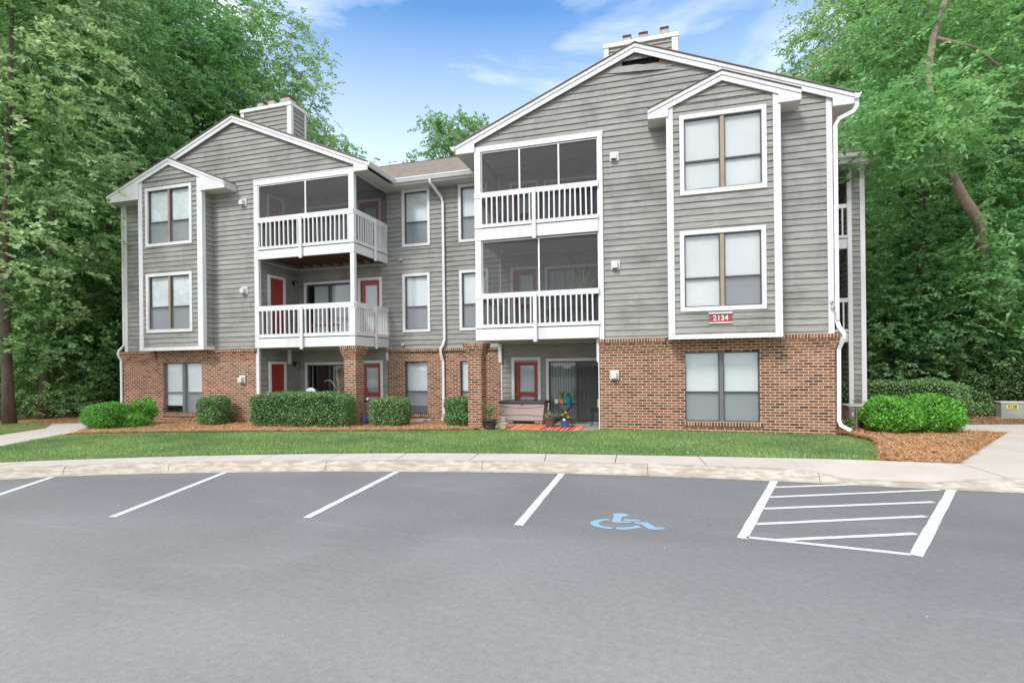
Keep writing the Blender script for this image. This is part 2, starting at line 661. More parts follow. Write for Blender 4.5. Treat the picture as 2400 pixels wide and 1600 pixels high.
KERB = [(-19.5, -2.0), (-17.2, .6), (-14.6, 3.1), (-12.6, 4.7), (-10.615, 5.96), (-9.878, 6.442), (-8.3, 7.06), (-6.144, 7.707), (-4.293, 8.14), (-2.512, 8.47),
        (-1.096, 8.647), (.239, 8.74), (1.769, 8.76), (2.602, 8.735), (3.623, 8.70), (4.617, 8.72), (7, 8.80), (10, 8.85), (16, 8.8), (30, 8.4)]


def smooth(pts, n=2):
    for _ in range(n):
        q = [pts[0]]
        for a, b in zip(pts, pts[1:]):
            q += [(a[0] * .75 + b[0] * .25, a[1] * .75 + b[1] * .25), (a[0] * .25 + b[0] * .75, a[1] * .25 + b[1] * .75)]
        pts = q + [pts[-1]]
    return pts


KS = smooth(KERB)
lot = MB()
lot.poly([(x, y - .02, 0) for x, y in KS] + [(30, -40, 0), (-40, -40, 0), (-40, -2, 0)])
parking = tag(lot.build('parking_lot', 'asphalt'), kind='structure')


def stripe(a, b, w=.10, w2=None, name='parking_line'):
    d = Vector((b[0] - a[0], b[1] - a[1])).normalized()
    n = Vector((-d.y, d.x))
    w2 = w2 or w
    m = MB()
    N = 14
    L_, R_ = [], []
    for i in range(N + 1):
        t_ = i / N
        p = Vector(a).lerp(Vector(b), t_)
        ww = w + (w2 - w) * t_
        L_.append(p + n * (ww / 2 + R.uniform(-.004, .004)))
        R_.append(p - n * (ww / 2 + R.uniform(-.004, .004)))
    for i in range(N):
        m.poly([(*R_[i], .004), (*R_[i + 1], .004), (*L_[i + 1], .004), (*L_[i], .004)])
    return m.build(name, 'white_road_paint', parking)


stripe((-9.93, 6.38), (-9.05, 4.85))
stripe((-7.28, 7.30), (-6.44, 4.72))
stripe((-4.38, 7.98), (-4.10, 5.27))
stripe((-1.645, 8.50), (-1.59, 5.60))
stripe((1.55, 8.66), (.72, 5.73), .105)
stripe((3.755, 8.61), (2.165, 5.61), .105)
stripe((.77, 5.785), (2.13, 5.635), .07, name='hatch_line')
for a, b in (((1.43, 8.168), (2.679, 8.66)), ((1.29, 7.565), (3.58, 8.53)), ((1.12, 6.953), (3.2, 7.78)),
             ((.93, 6.271), (2.82, 7.05)), ((1.05, 5.76), (2.44, 6.32))):
    o = stripe(a, b, .075, name='hatch_line')
    for v in o.data.vertices: v.co.z += .0015

SYMB = {'wheel_l': [(-0.83, 5.913), (-0.808, 5.97), (-0.756, 6.026), (-0.692, 6.068), (-0.64, 6.086), (-0.637, 6.038), (-0.685, 6.006), (-0.724, 5.957), (-0.738, 5.911), (-0.745, 5.893), (-0.723, 5.833), (-0.671, 5.789), (-0.575, 5.777), (-0.575, 5.719), (-0.653, 5.715), (-0.741, 5.748), (-0.806, 5.804), (-0.835, 5.862)],
        'wheel_r': [(-0.534, 5.784), (-0.457, 5.804), (-0.376, 5.847), (-0.342, 5.896), (-0.311, 5.92), (-0.27, 5.85), (-0.345, 5.785), (-0.424, 5.737), (-0.505, 5.717), (-0.536, 5.729)],
        'torso': [(-0.606, 6.307), (-0.538, 6.348), (-0.477, 6.339), (-0.433, 6.288), (-0.45, 6.241), (-0.502, 6.204), (-0.509, 6.079), (-0.505, 6.024), (-0.388, 6.032), (-0.394, 5.989), (-0.488, 5.965), (-0.608, 5.969), (-0.604, 6.047), (-0.602, 6.215), (-0.617, 6.267)],
        'arm': [(-0.481, 6.121), (-0.296, 6.123), (-0.29, 6.077), (-0.384, 6.054), (-0.483, 6.051)],
        'leg': [(-0.359, 6.04), (-0.283, 6.038), (-0.218, 6.055), (-0.168, 5.972), (-0.125, 5.89), (-0.048, 5.909), (-0.021, 5.851), (-0.137, 5.806), (-0.191, 5.808), (-0.28, 5.963), (-0.351, 5.983)]}
m = MB()
for p in SYMB.values():
    m.poly([(x, y, .004) for x, y in p])
m.build('wheelchair_symbol', 'blue_road_paint', parking)


def ksamp(pts, step):
    """resample polyline at even arc length, returns (point, normal towards building)"""
    out, acc = [], 0.
    for a, b in zip(pts, pts[1:]):
        a, b = Vector(a), Vector(b)
        d = b - a
        L_ = d.length
        if L_ < 1e-6: continue
        while acc < L_:
            out.append((a + d * acc / L_, Vector((-d.y, d.x)).normalized()))
            acc += step
        acc -= L_
    return out


def kh(x):
    """kerb height factor: 1, dipping at the access ramp"""
    if x < 2.0 or x > 4.5: return 1.
    if x < 2.5: return 1 - .85 * (x - 2.0) / .5
    if x < 3.6: return .15
    return .15 + .85 * (x - 3.6) / .9


ks = ksamp(KS, .13)
prof = [(-.16, .004), (-.02, .007), (.0, .012), (.025, .085), (.05, .125), (.085, .14), (.17, .142)]
k = MB()
JOINTS = (-16.5, -14, -11.9, -9.9, -8.343, -5.752, -3.071, -.383, 2.12, 4.7, 7.2, 10)
seg = []
for i, (p, n) in enumerate(ks):
    cut = any((ks[i - 1][0].x < j <= p.x) for j in JOINTS) if i else False
    ring = []
    for o_, z in prof:
        h = kh(p.x)
        ring.append((p.x + n.x * o_, p.y + n.y * o_, z if o_ < .01 else .012 + (z - .012) * h))
    if cut and seg:
        # small gap at the joint
        last = seg[-1]
        k_last = [tuple(Vector(a) * .94 + Vector(b) * .06) for a, b in zip(ring, last)]
        seg.append(k_last)
        n0 = len(k.v)
        for r_ in seg: k.v += r_
        m_ = len(prof)
        for q in range(len(seg) - 1):
            for s_ in range(m_ - 1):
                k.f.append((n0 + q * m_ + s_, n0 + q * m_ + s_ + 1, n0 + (q + 1) * m_ + s_ + 1, n0 + (q + 1) * m_ + s_))
        seg = []
    seg.append(ring)
n0 = len(k.v)
for r_ in seg: k.v += r_
for q in range(len(seg) - 1):
    for s_ in range(len(prof) - 1):
        k.f.append((n0 + q * 7 + s_, n0 + q * 7 + s_ + 1, n0 + (q + 1) * 7 + s_ + 1, n0 + (q + 1) * 7 + s_))
kerb = tag(k.build('kerb', 'kerb_concrete', smooth=True), kind='structure')
m = MB()
for p, n in ks[::2]:
    pass
m.poly([(p.x + n.x * .01, p.y + n.y * .01, .0025) for p, n in ks] + [(p.x + n.x * .16, p.y + n.y * .16, .0025) for p, n in ks[::-1]])
m.build('joint_gap', 'joint_dirt', kerb)

# sidewalk slabs between the kerb and the lawn
BACK = [(-19.9, -.6), (-18.0, 1.4), (-15.4, 3.9), (-13.3, 5.35), (-11.516, 6.469), (-10.476, 6.98), (-8.997, 7.66), (-6.755, 8.42), (-4.75, 8.964), (-2.758, 9.347), (-1.211, 9.56), (.269, 9.73),
        (2.344, 9.93), (3.353, 9.985), (4.457, 9.97), (4.9, 9.97), (8, 10), (14, 10), (30, 9.9)]
BS = smooth(BACK)
SJ = [-19, -17.2, -15.5, -13.9, -12.3, -11.1, -10.543, -9.505, -8.24, -7.091, -5.896, -4.71, -3.365, -2.129, -.866, .519, 4.439, 6.1, 8, 10, 12, 14]


def front_of(x):
    # matching point on the kerb back for a joint that starts at x on the lawn side
    y = interp(BS, x)
    best = min(ks, key=lambda q: (q[0] + q[1] * .172 - Vector((x + .12 * min(1, (14 - x) / 18), y - .8))).length)
    return best[0] + best[1] * .172


sw = MB()
for a, b in zip(SJ, SJ[1:]):
    nseg = max(2, int((b - a) / .18))
    bk, fr = [], []
    pa, pb = front_of(a), front_of(b)
    for i in range(nseg + 1):
        t_ = i / nseg
        e = .006 if i == 0 else (-.006 if i == nseg else 0)
        x = a + (b - a) * t_ + e
        bk.append((x, interp(BS, x), .139))
        fx = pa.x + (pb.x - pa.x) * t_ + e
        q = min(ks, key=lambda w_: abs(w_[0].x + w_[1].x * .172 - fx))
        yy = interp([(w_[0].x + w_[1].x * .172, w_[0].y + w_[1].y * .172) for w_ in ks], fx)
        fr.append((fx, yy, .012 + .13 * kh(fx) - .002))
    for i in range(nseg):
        sw.poly([fr[i], fr[i + 1], bk[i + 1], bk[i]])
sidewalk = tag(sw.build('sidewalk', 'sidewalk_concrete'), kind='structure')
m = MB()
m.poly([(p.x + n.x * .15, p.y + n.y * .15, .0005 + .118 * kh(p.x)) for p, n in ks if -19 < p.x < 2.0] + [(x, y, .1235) for x, y in BS[::-1] if -19 < x < 2.0])
m.build('joint_gap', 'joint_dirt', sidewalk)

# walkway to the right, with its branch behind the shrubs, and the path on the left
wk = MB()
wk.pxy([(4.44, 9.975), (7.62, 14.82), (7.0, 15.05), (5.4, 15.2), (5.4, 15.85), (7.2, 15.95), (9, 16.35), (16, 17.6), (30, 18), (30, 9.95), (8, 10.02)], -.02, .134)
tag(wk.build('walkway', 'sidewalk_concrete'), kind='structure')
wk = MB()
pl = [(-13.0, 5.6), (-14.27, 8.02), (-15.06, 9.49), (-15.6, 10.45), (-16.2, 11.15), (-17.0, 11.75), (-18.2, 12.6), (-18.9, 12.0), (-17.6, 11.0), (-16.95, 9.6), (-15.8, 7.3), (-14.6, 4.6)]
m_ = [(x, y, gh(x, y) + .012) for x, y in pl]
wk.poly(m_)
tag(wk.build('path', 'sidewalk_concrete'), kind='structure')

# lawn base
LB = [(-15.3, 9.95), (-15.06, 9.99), (-14.5, 10.32), (-13.8, 10.58), (-12.7, 10.93), (-11.6, 11.19), (-9.27, 11.64), (-7, 12.08), (-5.6, 12.5), (-4.9, 12.8), (-4.3, 13.05), (-3.4, 13.12), (-2.4, 13.22), (-1.75, 13.45), (-1.6, 13.7), (3.72, 13.7),
      (3.80, 13.75), (3.95, 13.4), (4.06, 12.9), (4.1, 12.5)]
LF = [(-15.3, 9.8), (-14.27, 8.03), (-13.3, 6.3)] + [q for q in BS if -13.2 < q[0] < 3.36] + [(3.38, 9.99), (3.46, 10.3), (3.72, 11.0), (3.92, 11.7), (4.04, 12.3), (4.1, 12.5)]


def strip_mesh(mb, x0, x1, lo, hi, step, dz=0):
    n = int((x1 - x0) / step)
    rows = 6
    for i in range(n):
        a, b = x0 + (x1 - x0) * i / n, x0 + (x1 - x0) * (i + 1) / n
        for j in range(rows):
            pts = []
            for x, t_ in ((a, j / rows), (b, j / rows), (b, (j + 1) / rows), (a, (j + 1) / rows)):
                y0, y1 = interp(lo, x), interp(hi, x)
                y = y0 + (y1 - y0) * t_
                pts.append((x, y, gh(x, y) + dz))
            mb.poly(pts)


lw = MB()
strip_mesh(lw, -15.3, 4.1, LF, LB, .15)
tag(lw.build('lawn', 'lawn_soil'), kind='structure')

def pip(px, py, poly):
    """vectorised point in polygon"""
    inside = np.zeros(len(px), bool)
    n = len(poly)
    for i in range(n):
        x1, y1 = poly[i]
        x2, y2 = poly[(i + 1) % n]
        cnd = (y1 > py) != (y2 > py)
        with np.errstate(divide='ignore', invalid='ignore'):
            xi = (x2 - x1) * (py - y1) / (y2 - y1 + 1e-12) + x1
        inside ^= cnd & (px < xi)
    return inside


def ghv(x, y):
    t_ = np.clip((-6 - x) / 8, 0, 1)
    return .135 - .012 * (y - 9) - .05 * t_ * t_ * (3 - 2 * t_)


def edge_dist(px, py, line):
    d = np.full(len(px), 1e9)
    for (x1, y1), (x2, y2) in zip(line, line[1:]):
        vx, vy = x2 - x1, y2 - y1
        L2 = vx * vx + vy * vy + 1e-9
        t_ = np.clip(((px - x1) * vx + (py - y1) * vy) / L2, 0, 1)
        d = np.minimum(d, np.hypot(px - x1 - t_ * vx, py - y1 - t_ * vy))
    return d


rng = np.random.default_rng(3)


def grass(name, poly, N, hmin, hmax, edge=None, tall=0, label=None, mat='grass_blades', wd=.008):
    xs, ys = [p[0] for p in poly], [p[1] for p in poly]
    x = rng.uniform(min(xs), max(xs), N)
    y = rng.uniform(min(ys), max(ys), N)
    ok = pip(x, y, poly)
    x, y = x[ok], y[ok]
    n = len(x)
    patch = .5 + .5 * np.sin(x * 2.1 + 1.3 * np.sin(y * 1.7)) * np.sin(y * 2.9 + x * .8)
    h = rng.uniform(hmin, hmax, n) * (.75 + .5 * patch)
    if edge is not None:
        h *= 1 + tall * np.exp(-(edge_dist(x, y, edge) / .09) ** 2)
    az = rng.uniform(0, 2 * np.pi, n)
    lean = rng.uniform(.1, .75, n) * h
    z = ghv(x, y)
    w_ = wd * rng.uniform(.7, 1.5, n)
    ca, sa = np.cos(az), np.sin(az)
    v = np.empty((n, 3, 3))
    v[:, 0] = np.stack([x - sa * w_ / 2, y + ca * w_ / 2, z], 1)
    v[:, 1] = np.stack([x + sa * w_ / 2, y - ca * w_ / 2, z], 1)
    v[:, 2] = np.stack([x + ca * lean, y + sa * lean, z + h], 1)
    f = np.arange(n * 3).reshape(-1, 3)
    o = npmesh(name, v.reshape(-1, 3), f, mat)
    return tag(o, label, 'grass', kind='stuff')


LAWN = [(x, y + .01) for x, y in LF] + LB[::-1][1:]
grass('grass', LAWN, 330000, .022, .05, [q for q in BS], .9, 'short green lawn grass between the sidewalk and the building')
grass('grass', [(-18.4, 8.4), (-16.3, 7.6), (-17.1, 9.7), (-17.9, 11.0), (-19.5, 12.2), (-20.5, 11.6)], 22000, .03, .07, None, 0,
      'narrow strip of grass between the left path and the woods')

# clover heads in the lawn, mostly along the sidewalk
m = MB()
for _ in range(120):
    while True:
        x = R.uniform(-12.5, 3.3)
        if R.random() < (1 if x < -8 else .45): break
    y0 = interp(LF, x)
    y = y0 + abs(R.gauss(0, .5)) * (1 if R.random() < .75 else 3) + .04
    if y > interp(LB, x) - .1: continue
    s = R.uniform(.005, .010)
    z = gh(x, y) + R.uniform(.035, .06)
    m.lathe((x, y, z), [(.3 * s, -s), (s, -.3 * s), (s, .4 * s), (.3 * s, s)], 5)
tag(m.build('clover_flowers', 'white_trim'), 'tiny white clover heads scattered through the lawn grass', 'flowers', kind='stuff')
m = MB()
for _ in range(90):
    x, y = R.uniform(-11, 9), R.uniform(4, 14)
    if y > interp(LB, x) and x < 3.7: continue
    z = .007 if y < interp(KS, x) - .1 else (gh(x, y) + .05)
    if y > interp(KS, x) - .1 and R.random() < .5: continue
    a = R.uniform(0, 6.28)
    l = R.uniform(.01, .022)
    dx, dy = math.cos(a) * l, math.sin(a) * l
    m.poly([(x, y, z), (x + dx * .5 - dy * .3, y + dy * .5 + dx * .3, z + .008), (x + dx, y + dy, z), (x + dx * .5 + dy * .3, y + dy * .5 - dx * .3, z + .004)])
tag(m.build('fallen_leaves', 'roller_shade'), 'small pale dry leaves fallen on the lawn and asphalt', 'leaves', kind='stuff')

# mulch beds
mu = MB()
LBm = [(-16.3, 11.1), (-15.6, 10.45)] + LB[1:11] + [(-4.2, 13.1)]
strip_mesh(mu, -16.3, -4.9, LBm, [(-20, 15.7), (0, 15.7)], .2, .001)
tag(mu.build('mulch_bed', 'pine_straw_bed'), kind='structure')
MR = [(3.35, 9.98), (4.44, 9.975), (7.62, 14.82), (7.0, 15.05), (5.4, 15.2), (5.4, 22), (3.5, 22), (3.72, 13.75), (3.95, 13.4), (4.1, 12.5), (3.92, 11.7), (3.46, 10.3)]
mu = MB()
mu.poly([(x, y, gh(x, y) + .002) for x, y in MR])
tag(mu.build('mulch_bed', 'pine_straw_bed'), kind='structure')
mu = MB()
mu.poly([(x, y, .06) for x, y in [(5.4, 15.8), (7.2, 15.9), (9, 16.3), (16, 17.5), (30, 18), (30, 21), (10, 20.6), (5.4, 19.5)]])
tag(mu.build('mulch_bed', 'dark_mulch'), kind='structure')
mu = MB()
mu.poly([(x, y, gh(-18, 12) - .03) for x, y in [(-17.8, 9.5), (-18.3, 9), (-20, 10.2), (-24, 14), (-22, 17), (-17.5, 14), (-17.5, 11.5)]])
tag(mu.build('mulch_bed', 'pine_straw_bed'), kind='structure')


def needles(name, poly, N, edge, mound, label, zf=None):
    xs, ys = [p[0] for p in poly], [p[1] for p in poly]
    x = rng.uniform(min(xs), max(xs), N)
    y = rng.uniform(min(ys), max(ys), N)
    ok = pip(x, y, poly)
    x, y = x[ok], y[ok]
    n = len(x)
    z = ghv(x, y) if zf is None else np.full(n, zf)
    lump = .012 * (1 + np.sin(x * 9 + 2 * np.sin(y * 7)) * np.sin(y * 11 + x * 3))
    z = z + lump + rng.uniform(0, .02, n)
    if edge is not None:
        z += mound * np.exp(-(edge_dist(x, y, edge) / .15) ** 2) * rng.uniform(.2, 1.1, n)
    az = rng.uniform(0, 2 * np.pi, n)
    L_ = rng.uniform(.05, .13, n)
    w_ = rng.uniform(.003, .007, n)
    ca, sa = np.cos(az), np.sin(az)
    dz = rng.normal(0, .18, n) * L_
    v = np.empty((n, 4, 3))
    v[:, 0] = np.stack([x - sa * w_, y + ca * w_, z], 1)
    v[:, 1] = np.stack([x + sa * w_, y - ca * w_, z], 1)
    v[:, 2] = np.stack([x + ca * L_ + sa * w_ * .5, y + sa * L_ - ca * w_ * .5, z + dz], 1)
    v[:, 3] = np.stack([x + ca * L_ - sa * w_ * .5, y + sa * L_ + ca * w_ * .5, z + dz], 1)
    b = np.arange(n)[:, None] * 4
    o = npmesh(name, v.reshape(-1, 3), (b + [0, 1, 2, 3]), 'pine_needles')
    return tag(o, label, 'mulch', kind='stuff')


eL = LB[1:11]
needles('pine_straw', [(-16.3, 11.2), (-15.6, 10.5)] + eL + [(-4.85, 13.0), (-4.9, 13.6), (-8, 13.9), (-8.7, 13.8), (-12.3, 13.7), (-17.9, 13.7), (-17.9, 13)], 120000, eL, .09,
        'orange pine straw covering the planting bed in front of the left half of the building')
eR = [(3.72, 13.75), (3.95, 13.4), (4.1, 12.5), (3.92, 11.7), (3.46, 10.3)]
needles('pine_straw', MR[:5] + [(5.4, 15.1), (4.2, 15.1), (3.75, 14)] + MR[8:], 90000, eR, .10, 'orange pine straw bed between the right shrubs, the lawn and the walkway')
needles('pine_straw', [(-18.0, 10.9), (-18.3, 9), (-20, 10.2), (-24, 14), (-22, 17), (-18.5, 14), (-17.9, 12.3)], 16000, None, 0, 'pine straw strip along the edge of the left woods', gh(-18, 12) - .03)
needles('pine_straw', [(5.4, 15.9), (7.2, 16.0), (9, 16.4), (16, 17.6), (16, 20), (5.4, 19.3)], 20000, None, 0, 'dark brown straw around the utility box beyond the walkway', .065)

# patio slab of the right ground floor flat
m = MB()
m.box(-4.85, -1.66, 13.35, 15.56, -.02, .075)
tag(m.build('patio', 'patio_concrete'), kind='structure')
m = MB()
m.box(-12.3, -8.95, 13.6, 15.56, -.02, .06)
tag(m.build('patio', 'patio_concrete'), kind='structure')

# ================================================================== BUILDING
B = thing('apartment_building', 'three storey grey clapboard apartment block with brick ground floor and two gabled wings', 'building', (-7.1, 15.5, 0))
WY, CY_, RY = 13.65, 15.55, 13.55
CH = .155


def siding(mb, face, c, a0, a1, z0, z1, holes=(), lo=None, hi=None):
    k0 = math.floor(z0 / CH)
    k1 = math.ceil(z1 / CH)
    for k_ in range(k0, k1):
        zb, zt = max(k_ * CH, z0), min((k_ + 1) * CH, z1)
        if zt - zb < .01: continue
        zm = (zb + zt) / 2
        A0 = max(a0, lo(zb)) if lo else a0
        A1 = min(a1, hi(zb)) if hi else a1
        if A1 - A0 < .02: continue
        iv = [(A0, A1)]
        for (h0, h1, hz0, hz1) in holes:
            if hz0 < zm < hz1:
                nv = []
                for a, b in iv:
                    if h1 <= a or h0 >= b: nv.append((a, b))
                    else:
                        if h0 > a: nv.append((a, h0))
                        if h1 < b: nv.append((h1, b))
                iv = nv
        for a, b in iv:
            cuts = [a]
            p = a + R.uniform(.8, 4.2)
            while p < b - .5:
                cuts.append(p)
                p += R.uniform(1.5, 4.5)
            cuts.append(b)
            for u, w in zip(cuts, cuts[1:]):
                ul = max(u, lo(zt)) if lo else u
                wh = min(w, hi(zt)) if hi else w
                if lo and ul > u + .001 and u > A0 + .001: ul = u if lo(zt) < u else lo(zt)
                if wh < ul: wh = ul + .001
                ns = max(1, int((w - u) / .7))
                n0 = len(mb.v)
                jz = [R.uniform(-.0035, .0035) for _ in range(ns + 1)]
                jd = [R.uniform(0, .004) for _ in range(ns + 1)]
                for i in range(ns + 1):
                    t_ = i / ns
                    xb = u + (w - u) * t_
                    xt = ul + (wh - ul) * t_
                    zz = zb + (jz[i] if zb > z0 + .01 else 0)
                    for a_, d, z in ((xb, 0, zz), (xb, .031 + jd[i], zz), (xt, .005, zt)):
                        mb.v.append((a_, c - d, z) if face == '-y' else ((c + d, a_, z) if face == '+x' else (c - d, a_, z)))
                for i in range(ns):
                    q = n0 + i * 3
                    mb.f += [(q, q + 3, q + 4, q + 1), (q + 1, q + 4, q + 5, q + 2)]


# gable geometry: apex x, apex z, left eave x, right eave x, eave z
LW = dict(xa=-13.145, za=9.81, xl=-18.34, xr=-8.29, zl=7.77, zr=7.75)
RW = dict(xa=-.66, za=9.805, xl=-5.53, xr=4.145, zl=7.84, zr=7.80)


def gz(gd, x):
    return gd['za'] - (gd['za'] - gd['zr']) * (x - gd['xa']) / (gd['xr'] - gd['xa']) if x > gd['xa'] else \
        gd['za'] - (gd['za'] - gd['zl']) * (gd['xa'] - x) / (gd['xa'] - gd['xl'])


def g_lo(gd):
    return lambda z: gd['xa'] - (gd['za'] - .08 - z) * (gd['xa'] - gd['xl']) / (gd['za'] - gd['zl'])


def g_hi(gd):
    return lambda z: gd['xa'] + (gd['za'] - .08 - z) * (gd['xr'] - gd['xa']) / (gd['za'] - gd['zr'])


OL = dict(x0=-16.62, x1=-14.06)
OR_ = dict(x0=.12, x1=2.51)
s = MB()
# left wing front
siding(s, '-y', WY, -17.8, -12.40, 2.40, 7.72)
siding(s, '-y', WY, -17.8, -8.75, 7.72, 9.73, (), g_lo(LW), g_hi(LW))
s.build('siding', 'clapboard', B)
s = MB()
# right wing front
siding(s, '-y', WY, -1.49, 3.62, 2.41, 7.75)
DMG = (-1.08, .02, 9.20, 9.42)
siding(s, '-y', WY, -4.97, 3.7, 7.75, 9.73, [(-.98, .02, 9.30, 9.40)], g_lo(RW), g_hi(RW))
o = s.build('siding', 'clapboard', B)
# centre and recessed walls
s = MB()
cen_holes = [(-8.2, -7.28, 5.72, 7.49), (-6.22, -5.34, 5.72, 7.49), (-8.2, -7.33, 2.93, 4.75), (-6.22, -5.34, 2.93, 4.75)]
bal_holes = []
for zf, zt in ((.05, 1.88), (2.72, 4.65), (5.5, 7.26)):
    bal_holes += [(-11.97, -10.2, zf, zt), (-9.84, -9.08, zf, zt + .02), (-4.49, -3.71, zf, zt + .02), (-3.40, -1.7, zf, zt)]
siding(s, '-y', CY_, -12.3, -8.83, .05, 7.72, [h for h in bal_holes if h[0] < -8.9])
siding(s, '-y', CY_, -8.83, -4.88, 2.34, 7.6, cen_holes)
siding(s, '-y', CY_, -4.88, -1.58, .05, 7.75, [h for h in bal_holes if h[0] > -5])
# side walls of the recesses and oriels
for zf in (0,):
    siding(s, '+x', -12.32, WY, CY_, .05, 7.72)
    siding(s, '-x', -1.60, WY, CY_, .05, 7.75)
siding(s, '+x', -8.80, CY_ + .02, 18, 2.4, 7.7)
o = s.build('siding', 'clapboard', B)

# oriel bays
def oriel(x0, x1, y0, zt, gd, wl, wr, zb):
    """bay > siding, corner posts, base board, roof"""
    s = MB()
    siding(s, '-y', y0, x0 + .02, x1 - .02, zb + .08, 8.0 if False else min(gz(gd, x0), gz(gd, x1)) - .1, ORH[x0])
    lo = lambda z: gd['xa'] - (gd['za'] - .08 - z) * (gd['xa'] - gd['xl']) / (gd['za'] - gd['zl'])
    hi = lambda z: gd['xa'] + (gd['za'] - .08 - z) * (gd['xr'] - gd['xa']) / (gd['za'] - gd['zr'])
    siding(s, '-y', y0, x0 + .02, x1 - .02, min(gz(gd, x0), gz(gd, x1)) - .1, gd['za'] - .1, ORH[x0], lo, hi)
    siding(s, '+x', x1 - .01, y0 + .02, WY, zb + .08, gz(gd, x1) - .14)
    siding(s, '-x', x0 + .01, y0 + .02, WY, zb + .08, gz(gd, x0) - .14)
    bay = s.build('bay', 'clapboard', B)
    for xa_, xb_, sg, w in ((x0, x0 + wl, 0, wl), (x1 - wr, x1, 1, wr)):
        m = MB()
        m.box(xa_ - (.046 if sg == 0 else 0), xb_ + (.046 if sg else 0), y0 - .05, y0 + .09, zb, gz(gd, xa_ if sg == 0 else xb_) - .15)
        m.build('corner_board', 'white_trim', bay, bevel=.004)
    m = MB()
    m.box(x0 - .049, x1 + .049, y0 - .056, y0 + .02, zb - .02, zb + .085)
    m.box(x1 - .02, x1 + .05, y0 + .02, WY - .03, zb - .02, zb + .085)
    m.box(x0 - .05, x0 + .02, y0 + .02, WY - .03, zb - .02, zb + .085)
    m.build('base_board', 'white_trim', bay, bevel=.004)
    m = MB()
    m.box(x0, x1, y0, WY + .1, zb, zb + .02)
    m.build('underside', 'soffit_paint', bay)
    gable_roof(gd, y0 - .09, WY - .0, bay, lambda *_: None, x0, x1, small=True)
    return bay


def chevron(gd, dt, db, x0=None, x1=None):
    """band following the rakes between dt and db below the roof line"""
    xl, xr = gd['xl'] if x0 is None else x0, gd['xr'] if x1 is None else x1
    return [(xl, gz(gd, xl) - db), (xl, gz(gd, xl) - dt), (gd['xa'], gd['za'] - dt), (xr, gz(gd, xr) - dt), (xr, gz(gd, xr) - db), (gd['xa'], gd['za'] - db)]


def gable_roof(gd, y0, y1, parent, _f, wx0, wx1, small=False):
    m = MB()
    m.pxz(chevron(gd, -.02, .0), y0 - .045, y1)
    rf = m.build('roof', 'shingle_edge', parent)
    if not small:
        m = MB()
        m.pxz([(x, z + .0) for x, z in chevron(gd, -.045, -.021)], y0 - .03, y1)
        m.build('shingle_layer', 'shingles', rf)
    else:
        m = MB()
        m.pxz(chevron(gd, -.04, -.021), y0 - .03, y1)
        m.build('shingle_layer', 'shingles', rf)
    # lower, wider fascia and the upper moulding
    m = MB()
    m.pxz(chevron(gd, .085, .21), y0, y0 + .035)
    zb = min(gd['zl'], gd['zr']) - .25
    for a, b in ((gd['xl'], wx0), (wx1, gd['xr'])):
        # boxed return under the eave
        za_, zb_ = gz(gd, a), gz(gd, b)
        m.pxz([(a, min(za_, zb_) - .22), (b, min(za_, zb_) - .22), (b, zb_ - .205), (a, za_ - .205)], y0 + .003, y0 + .034)
    m.build('fascia', 'white_trim', parent if small else rf)
    m = MB()
    m.pxz(chevron(gd, .0, .085), y0 - .025, y0 + .035)
    m.build('rake_moulding', 'white_trim', parent if small else rf)
    for a, b, e in ((gd['xl'], wx0, 0), (wx1, gd['xr'], 1)):
        m = MB()
        zz = min(gz(gd, a), gz(gd, b)) - .21
        m.box(a + .002, b - .002, y0 + .036, y1 - .002, zz - .008, zz)
        if small:
            xx = a if e == 0 else b
            m.box(xx - .012, xx + .012, y0 + .036, y1, zz - .01, gz(gd, xx) - .005)
        m.build('soffit', 'soffit_paint', parent if small else rf)
    return rf


ORH = {OL['x0']: [(-16.27, -14.53, 5.88, 7.62), (-16.27, -14.55, 3.06, 4.81)],
       OR_['x0']: [(.47, 2.17, 5.84, 7.56), (.45, 2.14, 3.08, 4.81)]}
GL = dict(xa=-15.33, za=8.58, xl=-17.99, xr=-13.1, zl=7.60, zr=7.62)
GR = dict(xa=1.325, za=8.53, xl=-.34, xr=2.97, zl=7.87, zr=7.84)
bayL = oriel(OL['x0'], OL['x1'], 13.23, 8.6, GL, .12, .16, 2.40)
bayR = oriel(OR_['x0'], OR_['x1'], 13.15, 8.5, GR, .11, .11, 2.36)

roofL = gable_roof(LW, 13.53, 24, B, None, -17.84, -8.76)
roofR = gable_roof(RW, 13.53, 24, B, None, -4.97, 3.72)
# centre roof
m = MB()
m.pyz([(15.03, 7.70), (15.03, 7.66), (19.2, 9.93), (23.4, 7.66), (23.4, 7.70), (19.2, 9.98)], -13, -.6)
rc = m.build('roof', 'shingles', B)
m = MB()
m.box(-8.75, -4.99, 15.031, CY_ - .003, 7.525, 7.54)
m.box(-8.75, -4.99, 15.031, 15.055, 7.54, 7.66)
m.build('soffit', 'soffit_paint', rc)
# ridge cap thin dark line
m = MB()
m.pyz([(19.1, 9.935), (19.2, 9.995), (19.3, 9.935)], -13, -.6)
m.build('ridge_cap', 'shingle_edge', rc)

